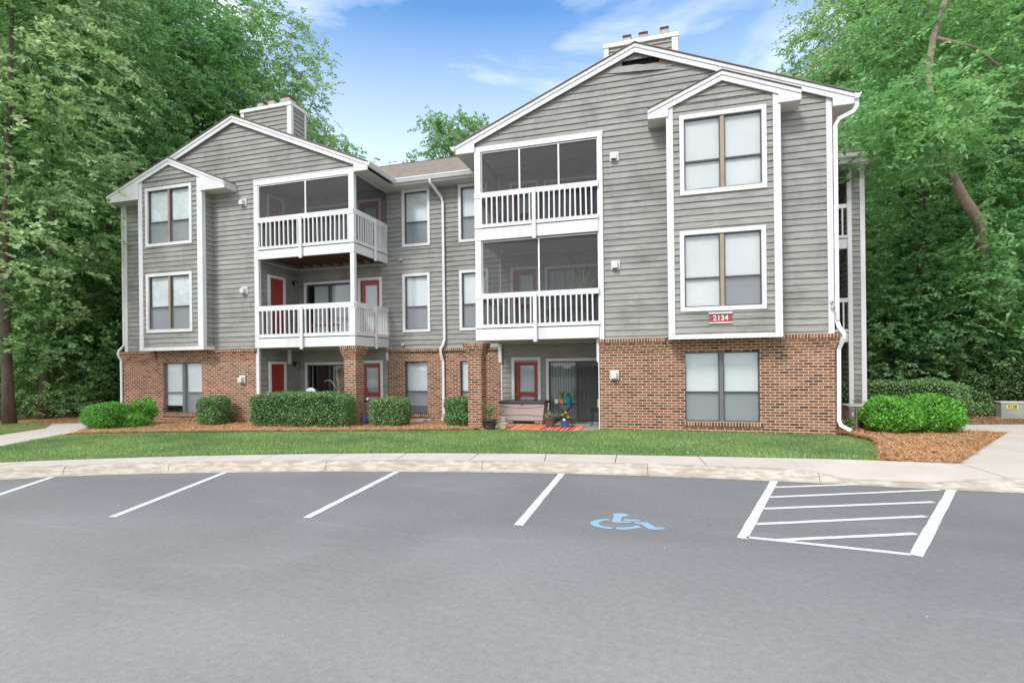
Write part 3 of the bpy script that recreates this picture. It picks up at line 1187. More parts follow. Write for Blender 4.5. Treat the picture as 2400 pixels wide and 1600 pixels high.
# damaged boards near the right gable apex
m = MB()
m.box(-1.3, .3, WY + .09, WY + .11, 9.1, 9.5)
m.build('attic_opening', 'dark_interior', B)
m = MB()
m.box(-.66, -.57, WY + .01, WY + .06, 9.1, 9.33)
m.build('stud', 'raw_lumber', B)
m = MB()
m.box(-.07, .02, WY - .015, WY + .05, 9.2, 9.37)
m.build('stud', 'raw_lumber', B)
m = MB()
pts_t = [(-1.42, 9.30), (-1.12, 9.33), (-.62, 9.30), (-.1, 9.22), (.28, 9.10)]
pts_b = [(-1.44, 9.22), (-1.12, 9.17), (-.62, 9.12), (-.1, 9.09), (.26, 9.07)]
dd = [.03, .06, .09, .06, .03]
for i in range(4):
    a, b, c_, e = pts_b[i], pts_b[i + 1], pts_t[i + 1], pts_t[i]
    q = [(a[0], WY - dd[i], a[1]), (b[0], WY - dd[i + 1], b[1]), (c_[0], WY - dd[i + 1] + .02, c_[1]), (e[0], WY - dd[i] + .02, e[1])]
    m.poly(q)
    m.poly([(x, y + .015, z) for x, y, z in q][::-1])
m.build('loose_board', 'clapboard', B)

# ------------------------------------------------------------------ brick
def brickwall(holes, x0, x1, z0, z1, y, th, parent):
    """front wall with rectangular openings, built from butted boxes"""
    m = MB()
    xs = sorted({x0, x1} | {v for h in holes for v in h[:2]})
    for a, b in zip(xs, xs[1:]):
        zz = [(z0, z1)]
        for h in holes:
            if h[0] <= a + 1e-6 and b <= h[1] + 1e-6:
                nv = []
                for p, q in zz:
                    if h[2] > p: nv.append((p, min(h[2], q)))
                    if h[3] < q: nv.append((max(h[3], p), q))
                zz = nv
        for p, q in zz:
            m.box(a, b, y, y + th, p, q)
    return m.build('brick_wall', 'brick', parent)


def corbel(par, x0, x1, y, z0, lflare, rflare, skip=None, steps=4):
    for a, b in ([(x0, x1)] if not skip else [(x0, skip[0]), (skip[1], x1)]):
        m = MB()
        for i in range(steps):
            e = .012 + .02 * i
            za, zb = z0 + i * .0677, z0 + (i + 1) * .0677
            m.box(a - (e if lflare and a == x0 else 0), b + (e if rflare and b == x1 else 0), y - e, y + .2, za, zb - .0015)
        m.build('corbel_courses', 'brick', par)


BZ = 2.3
bwL = brickwall([(-16.24, -14.6, .31, 1.98)], -18.0, -12.40, -.05, 2.39, WY, .2, B)
corbel(bwL, -18.0, -12.40, WY, 2.03, True, False, (-16.5, -14.1))
for a, b in ((-18.1, -16.5), (-14.1, -12.36)):
    m = MB()
    m.box(a, b, WY - .105, WY + .15, 2.302, 2.385)
    m.build('rowlock_course', 'brick_rowlock', bwL)
bwR = brickwall([(.45, 2.145, .335, 2.04)], -1.65, 3.745, -.05, 2.39, WY, .2, B)
corbel(bwR, -1.65, 3.745, WY, 2.05, False, True, (.0, 2.6))
for a, b in ((-1.66, 0), (2.6, 3.85)):
    m = MB()
    m.box(a, b, WY - .105, WY + .15, 2.322, 2.405)
    m.build('rowlock_course', 'brick_rowlock', bwR)
bwC = brickwall([(-8.225, -7.42, .225, 1.93), (-6.27, -5.46, .225, 1.93)], -8.83, -4.88, -.08, 2.255, CY_, .18, B)
m = MB()
m.box(-8.85, -4.86, CY_ - .085, CY_ + .1, 2.257, 2.337)
m.build('rowlock_course', 'brick_rowlock', bwC)
for p, x0, x1, y, za, zb in ((bwL, -16.3, -14.54, WY, .215, .30), (bwR, .40, 2.2, WY, .235, .325), (bwC, -8.28, -7.37, CY_, .13, .215), (bwC, -6.32, -5.42, CY_, .13, .215)):
    m = MB()
    m.box(x0, x1, y - .045, y - .001, za, zb)
    m.build('window_sill', 'brick_rowlock', p)
# side and rear walls that close the block
m = MB()
m.box(-17.98, -17.8, WY + .2, 24, -.05, 2.39)
m.box(3.56, 3.745, WY + .2, 17.4, -.05, 2.39)
m.build('brick_wall', 'brick', B)
m = MB()
m.box(-17.82, -17.7, WY + .001, 23.9, 2.39, 7.6)
m.box(3.58, 3.70, WY + .001, 17.4, 2.39, 7.62)
m.box(-17.7, 5.5, 23.8, 23.9, 0, 7.6)
m.build('side_wall', 'clapboard', B)
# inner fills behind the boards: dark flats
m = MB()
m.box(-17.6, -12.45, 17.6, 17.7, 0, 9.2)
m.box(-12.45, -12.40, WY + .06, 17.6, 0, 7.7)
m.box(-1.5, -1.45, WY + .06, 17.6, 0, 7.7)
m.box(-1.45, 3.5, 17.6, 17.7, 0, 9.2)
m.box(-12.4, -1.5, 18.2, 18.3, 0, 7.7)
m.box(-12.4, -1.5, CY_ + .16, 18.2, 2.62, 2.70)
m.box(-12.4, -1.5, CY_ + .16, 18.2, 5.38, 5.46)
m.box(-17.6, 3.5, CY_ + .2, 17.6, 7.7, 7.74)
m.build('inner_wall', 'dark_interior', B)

# brick piers under the balcony corners
def pier(x0, x1, y0, y1):
    m = MB()
    m.box(x0, x1, y0, y1, -.05, 2.03)
    p = m.build('brick_pier', 'brick', B)
    m = MB()
    for i in range(4):
        e = .012 + .022 * i
        m.box(x0 - e, x1 + e, y0 - e, y1 + e, 2.031 + i * .0677, 2.0295 + (i + 1) * .0677)
    m.build('corbel_courses', 'brick', p)
    m = MB()
    m.box(x0 - .095, x1 + .095, y0 - .095, y1 + .095, 2.302, 2.385)
    m.build('rowlock_course', 'brick_rowlock', p)


pier(-9.155, -8.755, 13.53, 13.96)
pier(-5.235, -4.84, 13.53, 13.95)

# ------------------------------------------------------------------ windows
def window(x0, x1, z0, z1, y, parent=None, trim=.095, frame='dark_frame', mull=None, mfr='tan_frame', zm=None, blind='vinyl_blind', lowscreen=(1, 1), blind_z=None, slats=False, recess=.0, lab=None, shade_tint=None):
    """x0..z1: clear opening. trim: white casing width, 0 for a bare opening in brick"""
    parent = parent or B
    m = MB()
    if trim:
        t1 = trim
        ya, yb = y - .056, y + .005
        m.box(x0 - t1, x1 + t1, ya, yb, z1, z1 + t1)
        m.box(x0 - t1, x1 + t1, ya, yb, z0 - t1, z0)
        m.box(x0 - t1, x0, ya, yb, z0, z1)
        m.box(x1, x1 + t1, ya, yb, z0, z1)
        w = m.build('window', 'white_trim', parent, bevel=.004)
        if lab: w['label'] = lab
        m = MB()
    yy = y + recess
    fw = .026
    parts = [(x0, x1)] if not mull else [(x0, (x0 + x1) / 2 - mull / 2), ((x0 + x1) / 2 + mull / 2, x1)]
    m.box(x0, x1, yy, yy + .07, z1 - fw, z1)
    m.box(x0, x1, yy, yy + .07, z0, z0 + fw * 1.1)
    for a, b in parts:
        m.box(a, a + fw * .8, yy, yy + .07, z0 + fw * 1.1, z1 - fw)
        m.box(b - fw * .8, b, yy, yy + .07, z0 + fw * 1.1, z1 - fw)
        m.box(a + fw * .8, b - fw * .8, yy + .005, yy + .06, zm - .02, zm + .02)
    if trim:
        fr = m.build('frame', frame, w)
    else:
        w = fr = m.build('window', frame, parent)
        if lab: w['label'] = lab
    if mull:
        m = MB()
        m.box((x0 + x1) / 2 - mull / 2, (x0 + x1) / 2 + mull / 2, yy - .02 if trim else yy - .015, yy + .05, z0 + .002, z1 - .002)
        m.build('mullion', mfr, w)
    for i, (a, b) in enumerate(parts):
        for (p, q, d) in ((zm + .02, z1 - fw, .03), (z0 + fw * 1.1, zm - .02, .045)):
            m = MB()
            m.poly([(a + fw * .8, yy + d, p), (b - fw * .8, yy + d, p), (b - fw * .8, yy + d, q), (a + fw * .8, yy + d, q)])
            m.build('pane', 'window_glass', w)
        if lowscreen[min(i, 1)]:
            m = MB()
            m.poly([(a + fw * .8, yy + .016, z0 + fw * 1.1), (b - fw * .8, yy + .016, z0 + fw * 1.1), (b - fw * .8, yy + .016, zm - .02), (a + fw * .8, yy + .016, zm - .02)])
            m.build('insect_screen', 'window_screen', w)
        zb = z0 if blind_z is None else blind_z[min(i, 1)]
        m = MB()
        if slats:
            n_ = int((z1 - zb) / .028)
            for j in range(n_):
                zz = zb + j * .028
                m.poly([(a, yy + .105, zz), (b, yy + .105, zz), (b, yy + .12, zz + .027), (a, yy + .12, zz + .027)])
        else:
            ns = 10
            for j in range(ns):
                xa_, xb_ = a - .05 + (b - a + .1) * j / ns, a - .05 + (b - a + .1) * (j + 1) / ns
                d0 = .075 + .0015 * math.sin(j * 1.9 + x0 * 3)
                d1 = .075 + .0015 * math.sin((j + 1) * 1.9 + x0 * 3)
                m.poly([(xa_, yy + d0, zb), (xb_, yy + d1, zb), (xb_, yy + d1, z1), (xa_, yy + d0, z1)])
        m.build('blind', blind, w)
    return w


window(-16.27, -14.53, 5.88, 7.61, 13.23, bayL if False else B, .095, mull=.075, zm=6.575, lab='third floor window of the left wing bay, tan centre post')
window(-16.27, -14.55, 3.065, 4.80, 13.23, B, .095, mull=.075, zm=3.80, lab='second floor window of the left wing bay')
window(.475, 2.165, 5.845, 7.545, 13.15, B, .10, mull=.085, zm=6.54, blind='roller_shade', lowscreen=(0, 0), lab='third floor window of the right wing bay, pale shade drawn')
window(.455, 2.13, 3.09, 4.80, 13.15, B, .10, mull=.085, zm=3.775, blind='roller_shade', lowscreen=(0, 1), lab='second floor window of the right wing bay')
window(-16.24, -14.6, .31, 1.98, WY, B, 0, 'grey_frame', mull=.11, mfr='grey_frame', zm=.995, lowscreen=(0, 1), blind_z=(.55, .31), recess=.075, lab='ground floor window of the left wing with its blind pulled up a little')
window(.45, 2.145, .335, 2.04, WY, B, 0, 'dark_frame', mull=.085, mfr='grey_frame', zm=1.055, lowscreen=(1, 1), recess=.07, lab='ground floor window of the right wing set in brick')
window(-8.155, -7.335, 5.765, 7.45, CY_, B, .09, zm=6.47, slats=False)
window(-6.165, -5.36, 5.765, 7.42, CY_, B, .09, zm=6.47, slats=False)
window(-8.165, -7.36, 2.975, 4.705, CY_, B, .09, zm=3.715)
window(-6.165, -5.36, 2.975, 4.705, CY_, B, .09, zm=3.715)
window(-8.225, -7.42, .225, 1.93, CY_, B, 0, zm=.95, slats=True, blind_z=(.48, .48), recess=.06)
window(-6.27, -5.46, .225, 1.93, CY_, B, 0, zm=.95, recess=.06)

# ------------------------------------------------------------------ doors
def casing(m, face, c, a0, a1, z0, z1, w, d=.055):
    def bx(p, q, r_, s_):
        if face == '-y': m.box(p, q, c - d, c + .005, r_, s_)
        else: m.box(c - .005, c + d, p, q, r_, s_)
    bx(a0 - w, a1 + w, z1, z1 + w)
    bx(a0 - w, a0, z0, z1)
    bx(a1, a1 + w, z0, z1)


def glazed_door(x0, x1, z0, z1, y, petdoor=False):
    m = MB()
    casing(m, '-y', y, x0, x1, z0, z1, .09)
    dr = m.build('door', 'white_trim', B, bevel=.003)
    gx0, gx1, gz0, gz1 = x0 + .145, x1 - .125, z0 + .87, z1 - .16
    m = MB()
    lo_ = [(gx0, gx1, gz0, gz1), (gx0, gx1, z0 + .30, gz0 - .12)]
    m.box(x0, gx0, y + .02, y + .06, z0, z1)
    m.box(gx1, x1, y + .02, y + .06, z0, z1)
    m.box(gx0, gx1, y + .02, y + .06, gz1, z1)
    m.box(gx0, gx1, y + .02, y + .06, gz0 - .12, gz0)
    m.box(gx0, gx1, y + .02, y + .06, z0, z0 + .30)
    m.build('door_leaf', 'red_paint', dr, bevel=.004)
    for a, b, p, q in lo_:
        m = MB()
        m.poly([(a, y + .035, p), (b, y + .035, p), (b, y + .035, q), (a, y + .035, q)])
        m.build('pane', 'door_glass', dr)
    m = MB()
    m.box(gx0, gx1, y + .07, y + .08, gz0 + (.12 if z0 < 1 and x0 < -8 else 0), gz1)
    m.box(gx0, gx1, y + .07, y + .08, z0 + .34, gz0 - .16)
    m.box(x0, x1, y + .12, y + .13, z0, z1)
    m.build('blind', 'vinyl_blind', dr)
    m = MB()
    m.lathe((x0 + .055, y - .01, z0 + .80), [(.012, -.02), (.030, -.012), (.030, .012), (.012, .02)], 10)
    m.box(x0 + .045, x0 + .065, y, y + .02, z0 + .79, z0 + .81)
    m.build('knob', 'steel_knob', dr)
    m = MB()
    m.box(x0 + .035, x0 + .075, y + .005, y + .02, z0 + .95, z0 + .99)
    m.build('lock', 'black_metal', dr)


def slider(x0, x1, z0, z1, y, style):
    m = MB()
    casing(m, '-y', y, x0, x1, z0, z1, .08)
    sl = m.build('sliding_door', 'white_trim', B, bevel=.003)
    xm = (x0 + x1) / 2
    m = MB()
    for a, b, d in ((x0, xm + .02, .02), (xm - .02, x1, .05)):
        m.box(a, a + .045, y + d, y + d + .028, z0, z1)
        m.box(b - .045, b, y + d, y + d + .028, z0, z1)
        m.box(a + .045, b - .045, y + d, y + d + .028, z1 - .05, z1)
        m.box(a + .045, b - .045, y + d, y + d + .028, z0, z0 + .07)
    m.build('frame', 'dark_frame', sl)
    for a, b, d in ((x0 + .045, xm - .02, .035), (xm + .025, x1 - .045, .064)):
        m = MB()
        m.poly([(a, y + d, z0 + .07), (b, y + d, z0 + .07), (b, y + d, z1 - .05), (a, y + d, z1 - .05)])
        m.build('pane', 'door_glass', sl)
    m = MB()
    if style == 'vertical':
        n_ = 20
        for i in range(n_):
            a = x0 + .02 + (x1 - x0 - .04) * i / n_
            w_ = (x1 - x0) / n_
            m.poly([(a, y + .12, z0), (a + w_ * .62, y + .20, z0), (a + w_ * .62, y + .20, z1), (a, y + .12, z1)])
    elif style == 'half':
        m.box(x0 + .2, xm, y + .15, y + .16, z0, z1)
        for i in range(6):
            a = xm + .05 + i * .13
            m.poly([(a, y + .13, z0), (a + .10, y + .18, z0), (a + .10, y + .18, z1), (a, y + .13, z1)])
    else:
        m.box(xm + .05, xm + .09, y + .15, y + .16, z0, z1)
        m.box(x0 + .08, x0 + .10, y + .15, y + .16, z0, z1)
    m.build('blind', 'vinyl_blind', sl)
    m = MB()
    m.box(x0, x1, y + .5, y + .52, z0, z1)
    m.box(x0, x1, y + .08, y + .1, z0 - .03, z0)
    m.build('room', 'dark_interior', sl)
    if style == 'vertical':
        m = MB()
        m.poly([(xm, y + .015, z0 + .03), (x1 - .02, y + .015, z0 + .03), (x1 - .02, y + .015, z1 - .02), (xm, y + .015, z1 - .02)])
        m.build('insect_screen', 'porch_screen', sl)


def panel_door(y0, y1, z0, z1, x):
    """six panel storage door in a wall facing +x"""
    m = MB()
    casing(m, '+x', x, y0, y1, z0, z1, .085)
    dr = m.build('door', 'white_trim', B, bevel=.003)
    m = MB()
    m.box(x - .03, x + .012, y0, y1, z0, z1)
    w = y1 - y0
    H_ = z1 - z0
    for c0, c1 in ((.13, .44), (.56, .87)):
        for r0, r1 in ((.08, .40), (.47, .78), (.84, .94)):
            a, b, p, q = y0 + w * c0, y0 + w * c1, z0 + H_ * r0, z0 + H_ * r1
            t_ = .014
            m.box(x + .0122, x + .020, a, b, q - t_, q)
            m.box(x + .0122, x + .020, a, b, p, p + t_)
            m.box(x + .0122, x + .020, a, a + t_, p + t_, q - t_)
            m.box(x + .0122, x + .020, b - t_, b, p + t_, q - t_)
    m.build('door_leaf', 'red_paint', dr)
    m = MB()
    m.lathe((x + .05, y1 - .05, z0 + .95), [(.01, -.02), (.024, -.01), (.024, .01), (.01, .02)], 8)
    m.build('knob', 'brass_dark', dr)


def wall_lamp(y, z, x=-12.30):
    m = MB()
    m.box(x + .02, x + .05, y - .05, y + .05, z - .06, z + .08)
    m.tube([(x + .05, y, z + .06), (x + .11, y, z + .09), (x + .15, y, z + .03)], .012, 6)
    l = m.build('wall_lamp', 'brass_dark', B)
    m = MB()
    m.lathe((x + .14, y, z - .13), [(.03, 0), (.055, .02), (.06, .1), (.03, .15)], 10)
    m.build('lamp_shade', 'window_screen', l)


for zf, zt in ((.06, 1.90), (2.72, 4.67), (5.50, 7.28)):
    panel_door(14.10, 14.72, zf, zt + (.03 if zf > 1 else 0), -12.278)
    if zf < 5: wall_lamp(15.25, zt)
    glazed_door(-9.83, -9.10, zf, zt, CY_)
    slider(-11.97, -10.22, zf, zt - .03, CY_, 'half' if zf > 1 else 'open')
    glazed_door(-4.47, -3.73, zf + .02 if zf < 1 else zf + .05, zt + .02, CY_)
    slider(-3.39, -1.72, zf + .02 if zf < 1 else zf + .05, zt - .02, CY_, 'vertical')

# ------------------------------------------------------------------ balconies
def rail_face(parent, horiz, a0, a1, c, sgn, zb, zt, mid, counts, beam, balmesh):
    """one railing side. horiz: along x at y=c (outward -y) or along y at x=c, outward sgn*x"""
    def bx(m, p, q, d0, d1, r_, s_):
        if horiz: m.box(p, q, c - d1, c - d0, r_, s_)
        else:
            u, w = sorted((c + sgn * d0, c + sgn * d1))
            m.box(u, w, p, q, r_, s_)
    m = MB()
    bx(m, a0, a1, -.12, .03, zt[0] + .10, zt[1])
    bx(m, a0, a1, -.02, .028, zt[0], zt[0] + .10)
    m.build('top_rail', 'white_trim', parent, bevel=.005)
    m = MB()
    bx(m, a0, a1, -.03, .025, zb[0], zb[1])
    m.build('bottom_rail', 'white_trim', parent, bevel=.004)
    m = MB()
    bx(m, mid - .05, mid + .05, .0265, .085, beam - .07, zt[0] + .085)
    m.build('rail_post', 'white_trim', parent, bevel=.012)
    for s0, s1, n_ in ((a0 + .13, mid - .05, counts[0]), (mid + .05, a1 - (.1 if horiz else .02), counts[1])):
        for i in range(n_):
            p = s0 + (s1 - s0) * (i + .5) / n_
            o = bpy.data.objects.new('baluster', balmesh)
            pos = Vector((p, c - .01, zb[1])) if horiz else Vector((c + sgn * .01, p, zb[1]))
            link(o, parent, tuple(pos - wloc(parent)))
            o.rotation_euler = (R.uniform(-.006, .006), R.uniform(-.012, .012), 0)


def bal_mesh(h):
    m = MB()
    s_ = .019
    m.box(-s_, s_, -s_, s_, -.02, h + .02)
    me = bpy.data.meshes.new('baluster')
    me.from_pydata(m.v, [], m.f)
    me.materials.append(MATS['white_trim'])
    return me


def screen_quad(parent, pts):
    m = MB()
    m.poly(pts)
    return m.build('porch_screen', 'porch_screen', parent)


def balcony(side, x0, x1, beam, zb, zt, ceil_mat, joists, label):
    """side +1: open end at x1 (left wing), -1: open end at x0 (right wing)"""
    m = MB()
    m.box(x0, x1, RY, RY + .045, beam[0], beam[1])
    xe = x1 if side > 0 else x0
    m.box(xe - .045 if side > 0 else xe, xe if side > 0 else xe + .045, RY + .045, CY_ - .03, beam[0], beam[1])
    bal = m.build('balcony', 'white_trim', B, bevel=.003)
    bal['label'] = label
    m = MB()
    m.box(x0 + .01, x1 - .01, RY + .03, CY_ - .03, beam[1] - .005, beam[1] + .025)
    m.build('deck', 'deck_wood', bal)
    m = MB()
    if joists:
        n_ = 9
        for i in range(n_):
            xx = x0 + .15 + (x1 - x0 - .3) * i / (n_ - 1)
            m.box(xx - .02, xx + .02, RY + .05, CY_ - .04, beam[0] + .06, beam[1] - .006)
        m.build('joists', 'deck_wood', bal)
    else:
        m.box(x0 + .05, x1 - .05, RY + .05, CY_ - .04, beam[0] + .02, beam[0] + .035)
        m.build('ceiling', ceil_mat, bal)
    m = MB()
    m.box(x0 + .05, x1 - .05, CY_ - .06, CY_ - .028, beam[0] - .03, beam[0] + .015)
    if side > 0: m.box(-12.29, -12.26, WY + .05, CY_ - .06, beam[0] - .03, beam[0] + .015)
    m.build('ledger_trim', 'soffit_paint', bal)
    bm_ = bal_mesh(zt[0] - zb[1])
    if side > 0:
        rail_face(bal, True, x0 - .02, x1 - .0, RY, 1, zb, zt, -10.60, (9, 11), beam[0], bm_)
        rail_face(bal, False, RY + .04, CY_ - .06, x1, 1, zb, zt, 14.66, (7, 7), beam[0], bm_)
    else:
        rail_face(bal, True, x0, x1 + .02, RY, 1, zb, zt, -3.30, (10, 11), beam[0], bm_)
        # inner view of the end railing, small in the picture: one mesh
        m = MB()
        m.box(x0, x0 + .1, RY + .1, CY_ - .06, zt[0], zt[1])
        m.box(x0 + .01, x0 + .05, RY + .1, CY_ - .06, zb[0], zb[1])
        for i in range(14):
            yy = RY + .25 + i * .125
            m.box(x0 + .01, x0 + .05, yy, yy + .038, zb[1], zt[0])
        m.build('end_railing', 'white_trim', bal)
    return bal


b3 = balcony(1, -12.24, -8.78, (5.17, 5.435), (5.46, 5.55), (6.30, 6.455), 'clapboard', True, 'screened third floor balcony of the left wing')
b2 = balcony(1, -12.24, -8.78, (2.405, 2.69), (2.715, 2.82), (3.545, 3.70), 'soffit_paint', False, 'open second floor balcony of the left wing')
c3 = balcony(-1, -4.99, -1.63, (5.19, 5.50), (5.525, 5.62), (6.34, 6.48), 'soffit_paint', False, 'screened third floor balcony of the right wing')
c2 = balcony(-1, -4.99, -1.63, (2.455, 2.765), (2.79, 2.885), (3.585, 3.725), 'soffit_paint', False, 'screened second floor balcony of the right wing')
# top ceilings
m = MB()
m.box(-12.3, -8.80, WY - .06, CY_, 7.66, 7.68)
m.box(-4.97, -1.6, WY, CY_, 7.68, 7.70)
m.build('porch_ceiling', 'soffit_paint', B)
# posts, pilasters, headers
def trim(x0, x1, y0, y1, z0, z1, name='trim_board', mat='white_trim', bev=.004):
    m = MB()
    m.box(x0, x1, y0, y1, z0, z1)
    return m.build(name, mat, B, bevel=bev)


trim(-8.955, -8.775, RY + .01, RY + .15, 6.456, 7.505, 'corner_post')
trim(-8.955, -8.772, RY - .012, RY + .13, 5.45, 6.305, 'corner_post')
trim(-8.925, -8.79, RY + .012, RY + .14, 3.701, 5.169, 'corner_post')
trim(-8.965, -8.765, RY - .012, RY + .13, 2.70, 3.55, 'corner_post')
trim(-12.41, -12.25, WY - .05, WY + .06, 2.41, 7.505, 'pilaster')
trim(-12.40, -12.29, WY - .03, WY + .05, .0, 2.40, 'pilaster')
trim(-12.41, -8.78, WY - .055, WY + .03, 7.506, 7.70, 'header_board')
trim(-8.83, -8.78, WY + .031, CY_ - .03, 7.506, 7.68, 'header_board')
trim(-4.985, -4.815, RY + .01, RY + .15, 6.481, 7.62, 'corner_post')
trim(-4.985, -4.80, RY - .012, RY + .13, 5.51, 6.345, 'corner_post')
trim(-4.985, -4.815, RY + .01, RY + .15, 3.726, 5.19, 'corner_post')
trim(-4.985, -4.80, RY - .012, RY + .13, 2.775, 3.59, 'corner_post')
trim(-1.63, -1.50, WY - .06, WY + .04, 2.41, 7.625, 'pilaster')
trim(-1.67, -1.645, WY - .02, WY + .05, .05, 2.40, 'pilaster')
trim(-5.0, -1.49, WY - .06, WY + .03, 7.626, 7.765, 'header_board')
trim(-17.88, -17.74, WY - .045, WY + .02, 2.39, 7.70, 'corner_board')
trim(3.60, 3.72, WY - .045, WY + .03, 2.41, 7.82, 'corner_board')
# vertical trims seen on the recessed wall
for za, zb_ in ((.08, 2.0), (2.8, 5.15), (5.55, 7.65)):
    trim(-4.90, -4.86, CY_ - .045, CY_ - .028, za, zb_)
trim(-4.95, -4.85, CY_ - .12, CY_ - .035, 1.86, 2.44)
trim(-1.72, -1.66, WY + .06, WY + .15, 1.83, 2.44)
trim(-12.27, -12.18, 14.9, 15.0, 1.9, 2.40)
trim(-8.87, -8.80, CY_ - .06, CY_ - .03, 1.98, 2.40)

# screens and their white frames
def screen_panel(p, x0, x1, z0, z1, y, mulls):
    screen_quad(p, [(x0, y, z0), (x1, y, z0), (x1, y, z1), (x0, y, z1)])
    m = MB()
    for xx in mulls: m.box(xx - .022, xx + .022, y - .035, y - .003, z0 + .9, z1)
    w = .028
    m.box(x0, x1, y - .03, y - .002, z1 - w, z1)
    m.box(x0, x0 + w, y - .03, y - .002, z0, z1 - w)
    m.box(x1 - w, x1, y - .03, y - .002, z0, z1 - w)
    m.build('screen_frame', 'aluminium_gutter', p)


screen_panel(b3, -12.25, -8.95, 5.46, 7.50, RY + .10, [-10.5])
screen_quad(b3, [(-8.80, RY + .15, 5.46), (-8.80, CY_ - .03, 5.46), (-8.80, CY_ - .03, 7.50), (-8.80, RY + .15, 7.50)])
screen_panel(c3, -4.815, -1.62, 5.53, 7.615, RY + .11, [-3.72, -2.65])
screen_panel(c2, -4.815, -1.62, 2.80, 5.17, RY + .11, [-3.21])
for p, z0, z1 in ((c3, 5.53, 7.6), (c2, 2.8, 5.17)):
    screen_quad(p, [(-4.95, RY + .15, z0), (-4.95, CY_ - .03, z0), (-4.95, CY_ - .03, z1), (-4.95, RY + .15, z1)])

# ------------------------------------------------------------------ gutters and downspouts
def gutter_y(x0, sg, y0, y1, zt):
    """K profile running along y; sg=+1 opens to the right"""
    pr = [(0, zt), (0, zt - .125), (.075, zt - .125), (.105, zt - .06), (.125, zt - .03), (.125, zt), (.11, zt), (.105, zt - .02), (.012, zt - .02), (.012, zt)]
    m = MB()
    m.pxz([(x0 + sg * a, z) for a, z in pr], y0, y1)
    return m.build('gutter', 'aluminium_gutter', B)


gutter_y(LW['xr'] + .002, 1, 13.46, 15.0, 7.74)
gutter_y(LW['xl'] - .002, -1, 13.46, 23, 7.76)
gutter_y(RW['xr'] + .002, 1, 13.46, 17.3, 7.79)
gutter_y(RW['xl'] - .002, -1, 13.46, 14.95, 7.83)
m = MB()
pr = [(0, 7.72), (0, 7.595), (.075, 7.595), (.105, 7.66), (.125, 7.69), (.125, 7.72), (.11, 7.72), (.105, 7.70), (.012, 7.70), (.012, 7.72)]
m.pyz([(15.0 - a + .03, z - .0) for a, z in pr], -8.29, -5.40)
m.build('gutter', 'aluminium_gutter', B)

DS = (.075, .055)
def downspout(pts, flat=DS):
    m = MB()
    m.tube(pts, .03, flat=flat)
    return m.build('downspout', 'aluminium_gutter', B, bevel=.006)


downspout([(-6.98, 14.98, 7.60), (-6.98, 15.0, 7.50), (-6.80, 15.40, 7.16), (-6.77, 15.47, 7.02), (-6.765, 15.47, 2.62), (-6.80, 15.43, 2.45), (-6.87, 15.40, 2.33), (-6.875, 15.42, 2.15), (-6.83, 15.49, 1.9), (-6.83, 15.49, .12), (-6.86, 15.40, .02)], (.08, .075))
downspout([(4.2, 13.56, 7.68), (4.2, 13.56, 7.52), (4.13, 13.57, 7.41), (3.86, 13.60, 7.30), (3.78, 13.61, 7.16), (3.775, 13.61, 2.70), (3.79, 13.55, 2.56), (3.87, 13.46, 2.38), (3.865, 13.47, 2.30), (3.80, 13.60, 2.05), (3.79, 13.61, .42), (3.82, 13.56, .31), (3.97, 13.40, .22)], (.085, .065))
downspout([(-18.42, 13.6, 7.66), (-18.42, 13.6, 7.57), (-18.36, 13.6, 7.52), (-18.02, 13.62, 7.48), (-17.93, 13.62, 7.38), (-17.92, 13.62, 2.62), (-18.08, 13.55, 2.42), (-18.10, 13.54, 2.30), (-18.06, 13.62, 2.1), (-18.06, 13.62, .1)], (.07, .06))

# ------------------------------------------------------------------ chimneys
def chimney(x0, x1, y0, y1, z0, zc, flues):
    s = MB()
    siding(s, '-y', y0, x0 + .02, x1 - .02, z0, zc)
    siding(s, '+x', x1, y0 + .02, y1, z0, zc)
    siding(s, '-x', x0, y0 + .02, y1, z0, zc)
    ch = s.build('chimney', 'clapboard', B)
    m = MB()
    for a, b in ((x0 - .045, x0 + .09), (x1 - .12, x1 + .045)):
        m.box(a, b, y0 - .048, y0 + .07, z0, zc)
    m.box(x1 - .03, x1 + .045, y1 - .06, y1 + .02, z0, zc)
    m.build('corner_board', 'white_trim', ch)
    m = MB()
    m.box(x0 - .065, x1 + .065, y0 - .07, y1 + .06, zc, zc + .115)
    m.build('cap', 'white_trim', ch, bevel=.006)
    for a, b, h in flues:
        m = MB()
        m.lathe(((a + b) / 2, (y0 + y1) / 2, zc + .115), [((b - a) * .58, 0), ((b - a) * .5, .16), ((b - a) * .47, h - .06)], 4, False)
        fl = m.build('flue', 'chimney_crown', ch)
        m = MB()
        m.lathe(((a + b) / 2, (y0 + y1) / 2, zc + .115 + h - .06), [((b - a) * .50, 0), ((b - a) * .50, .07), ((b - a) * .3, .072)], 4)
        m.build('flue_rim', 'clay_flue', fl)


chimney(-14.10, -12.10, 15.0, 15.72, 8.7, 10.66, [(-13.75, -13.4, .36), (-13.28, -12.93, .38), (-12.75, -12.25, .36)])
chimney(-1.53, .38, 15.0, 15.72, 9.2, 10.645, [(-1.12, -.78, .33), (-.68, -.32, .33), (-.10, .24, .37)])

